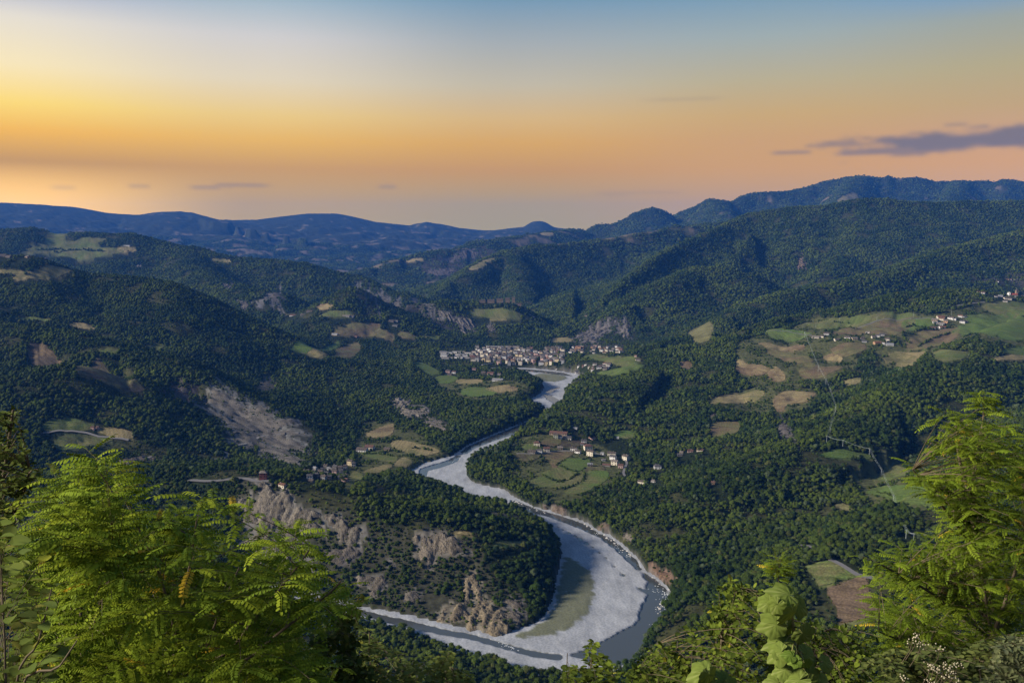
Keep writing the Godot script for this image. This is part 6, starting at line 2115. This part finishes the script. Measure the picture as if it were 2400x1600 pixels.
	plant("dogwood_bush", "shadowy bush beneath the tall locust at the lower right", "bush",
		[[[2150,1750,6.6],[2140,1600,6.6],[2120,1540,6.6]], [[2280,1750,6.6],[2290,1600,6.6],[2300,1530,6.6]]],
		[[2000,1640],[2020,1560],[2080,1530],[2150,1500],[2230,1520],[2300,1500],[2400,1480],[2430,1640]],
		6.0, 7.2, 230, 14, oval, 0.065, [Color(0.085, 0.105, 0.03), Color(0.105, 0.125, 0.035), Color(0.065, 0.085, 0.025), Color(0.13, 0.15, 0.04), Color(0.3, 0.28, 0.05)], 0.014, 0.8, 300, 0.34)
	plant("willow_bush", "grey green narrow leaved bush in the lower right corner", "bush",
		[[[2380,1750,5.2],[2370,1620,5.2],[2350,1520,5.2]], [[2400,1750,5.2],[2410,1600,5.2],[2415,1500,5.2]]],
		[[2290,1640],[2310,1560],[2340,1510],[2380,1490],[2430,1480],[2430,1640]],
		4.8, 5.6, 90, 18, narrow, 0.07, [Color(0.120, 0.135, 0.060), Color(0.095, 0.115, 0.050), Color(0.145, 0.155, 0.075), Color(0.16, 0.16, 0.08)], 0.01, 0.55, 300, 0.3, 0.3)
	sapling()
	blossoms()

# the sapling with big soft leaves: [picture column, row, half width in picture points, turn in the picture, tilt to the viewer, yellowness]
func sapling():
	var z := 3.1
	var kinds := [broad_leaf(1, 0.4), broad_leaf(2, 0.7), broad_leaf(3, 0.2)]
	var green := leaf_mat(Color.WHITE, 0.45, 0.75)
	var gold := leaf_mat(srgb(1.9 / 2.2, 1.0, 0.75), 0.6, 0.7)
	var make := func(stem: Array, list: Array, label: String):
		var p0 := at(stem[0][0], stem[0][1], z)
		var root := Vector3(p0.x, height(p0.x, -p0.z), p0.z)
		var o := thing("big_leaved_sapling", root, label, "sapling")
		var path := [Vector3(root.x, root.y - 0.2, root.z)]
		for p in stem: path.append(at(p[0], p[1], z + 0.05))
		var c := curve(path, 4)
		put(tube(moved(c, root), 0.011, 0.005, 7), "stem", mat(srgb(0.24, 0.20, 0.07), 0.7), o)
		for e in list:
			var s: float = e[2] * 1.3 / F * z
			var deep: float = z + e[6]
			var tip := at(e[0], e[1], deep)
			# the blade hangs from its stalk: its length points along the given turn, its face tilts towards the viewer
			var a := deg_to_rad(e[3])
			var along := Vector3(cos(a), -sin(a), 0.0)
			var tilt := deg_to_rad(e[4])
			var face := Vector3(0.75 * sin(e[0] * 1.7 + e[1]), sin(tilt), cos(tilt))
			face = (face - along * face.dot(along)).normalized()
			along = (along + face * -0.25).normalized()
			var side := along.cross(face)
			var l := put(kinds[(int(e[0]) + int(e[1])) % 3], "leaf", gold if e[5] > 0.5 else green, o)
			var centre: Vector3 = tip - along * s * 0.35
			l.transform = Transform3D(Basis(along * s, face * s, side * s), centre - root)
			var near: Vector3 = c[0]
			for k in c:
				if (k - centre).length() < (near - centre).length() and k.y < centre.y + 0.02: near = k
			var stalk := put(tube(moved([near, near.lerp(centre, 0.5) + Vector3(0, 0.01, -0.008), centre - face * 0.002], root), 0.0035, 0.0025, 5), "leaf_stalk", mat(srgb(0.22, 0.22, 0.07), 0.7), o)
			stalk.visible = true
	make.call([[1890,1720],[1880,1600],[1872,1540],[1860,1470],[1854,1430],[1850,1410]], [
		[1835,1388,36,-150,52,0.0,0.02], [1794,1418,26,150,45,0.0,0.03], [1818,1424,24,120,40,0.0,-0.01], [1852,1446,34,100,42,0.0,-0.04], [1882,1424,30,30,60,0.0,0.05], [1806,1468,34,160,35,0.0,0.0], [1845,1482,30,80,35,0.0,0.04], [1890,1492,30,45,40,0.0,-0.01], [1822,1510,38,185,62,0.0,0.0], [1820,1535,30,150,30,0.0,-0.03], [1848,1535,18,200,55,1.0,-0.08], [1862,1550,16,170,45,1.0,-0.09], [1900,1540,34,20,40,0.0,0.02], [1942,1556,24,15,40,0.0,0.02], [1832,1572,26,170,40,0.0,-0.02], [1860,1565,24,120,35,0.0,0.04], [1890,1560,18,60,50,0.8,-0.05], [1858,1600,38,160,55,0.0,-0.06], [1905,1592,30,40,45,0.0,0.0], [1935,1600,30,20,45,0.0,0.03], [1812,1598,24,190,45,0.0,0.02], [1890,1606,32,90,50,0.0,-0.05]],
		"sapling with big soft pleated leaves rising before the bush")
	make.call([[1668,1740],[1664,1660],[1660,1600],[1655,1572]], [[1640,1580,34,170,50,0.0,0.0], [1662,1592,30,80,45,0.0,-0.04], [1702,1596,34,10,55,0.0,0.02], [1630,1604,24,200,40,0.0,0.03], [1720,1610,24,20,40,0.0,0.0]],
		"low sapling whose few big leaves reach just into the picture")

func blossoms():
	var ball := lumpy(4, 6, Vector3.ONE, 5, 0.25)
	var cream := mat(srgb(0.45, 0.40, 0.27), 0.8)
	var spots := [[2140,1498], [2160,1506], [2150,1490], [2205,1520], [2190,1565], [2200,1572], [2215,1560], [2225,1568], [2232,1578], [2182,1560], [2240,1590], [2212,1580], [2120,1590], [2245,1560], [2180,1600]]
	var r := RandomNumberGenerator.new()
	r.seed = 8
	for part in 2:
		var range_ := range(0, 4) if part == 0 else range(4, spots.size())
		var first := at(spots[range_[0]][0], spots[range_[0]][1], 5.9)
		var o := thing("seed_heads", first, "upper small cream seed heads over the shadowy lower right bush" if part == 0 else "lower and larger cream seed heads over the shadowy lower right bush", "flower")
		for i in range_:
			var p := at(spots[i][0], spots[i][1], 5.9) - first
			for k in 12:
				var b := put(ball, "floret", cream, o)
				b.scale = Vector3.ONE * r.randf_range(0.0035, 0.0065)
				b.position = p + Vector3(r.randfn() * 0.018, r.randfn() * 0.013, r.randfn() * 0.018)
			put(tube([p + Vector3(0, -0.25, -0.15), p + Vector3(0.01, -0.1, -0.05), p], 0.003, 0.002, 4), "stalk", M.bark, o)
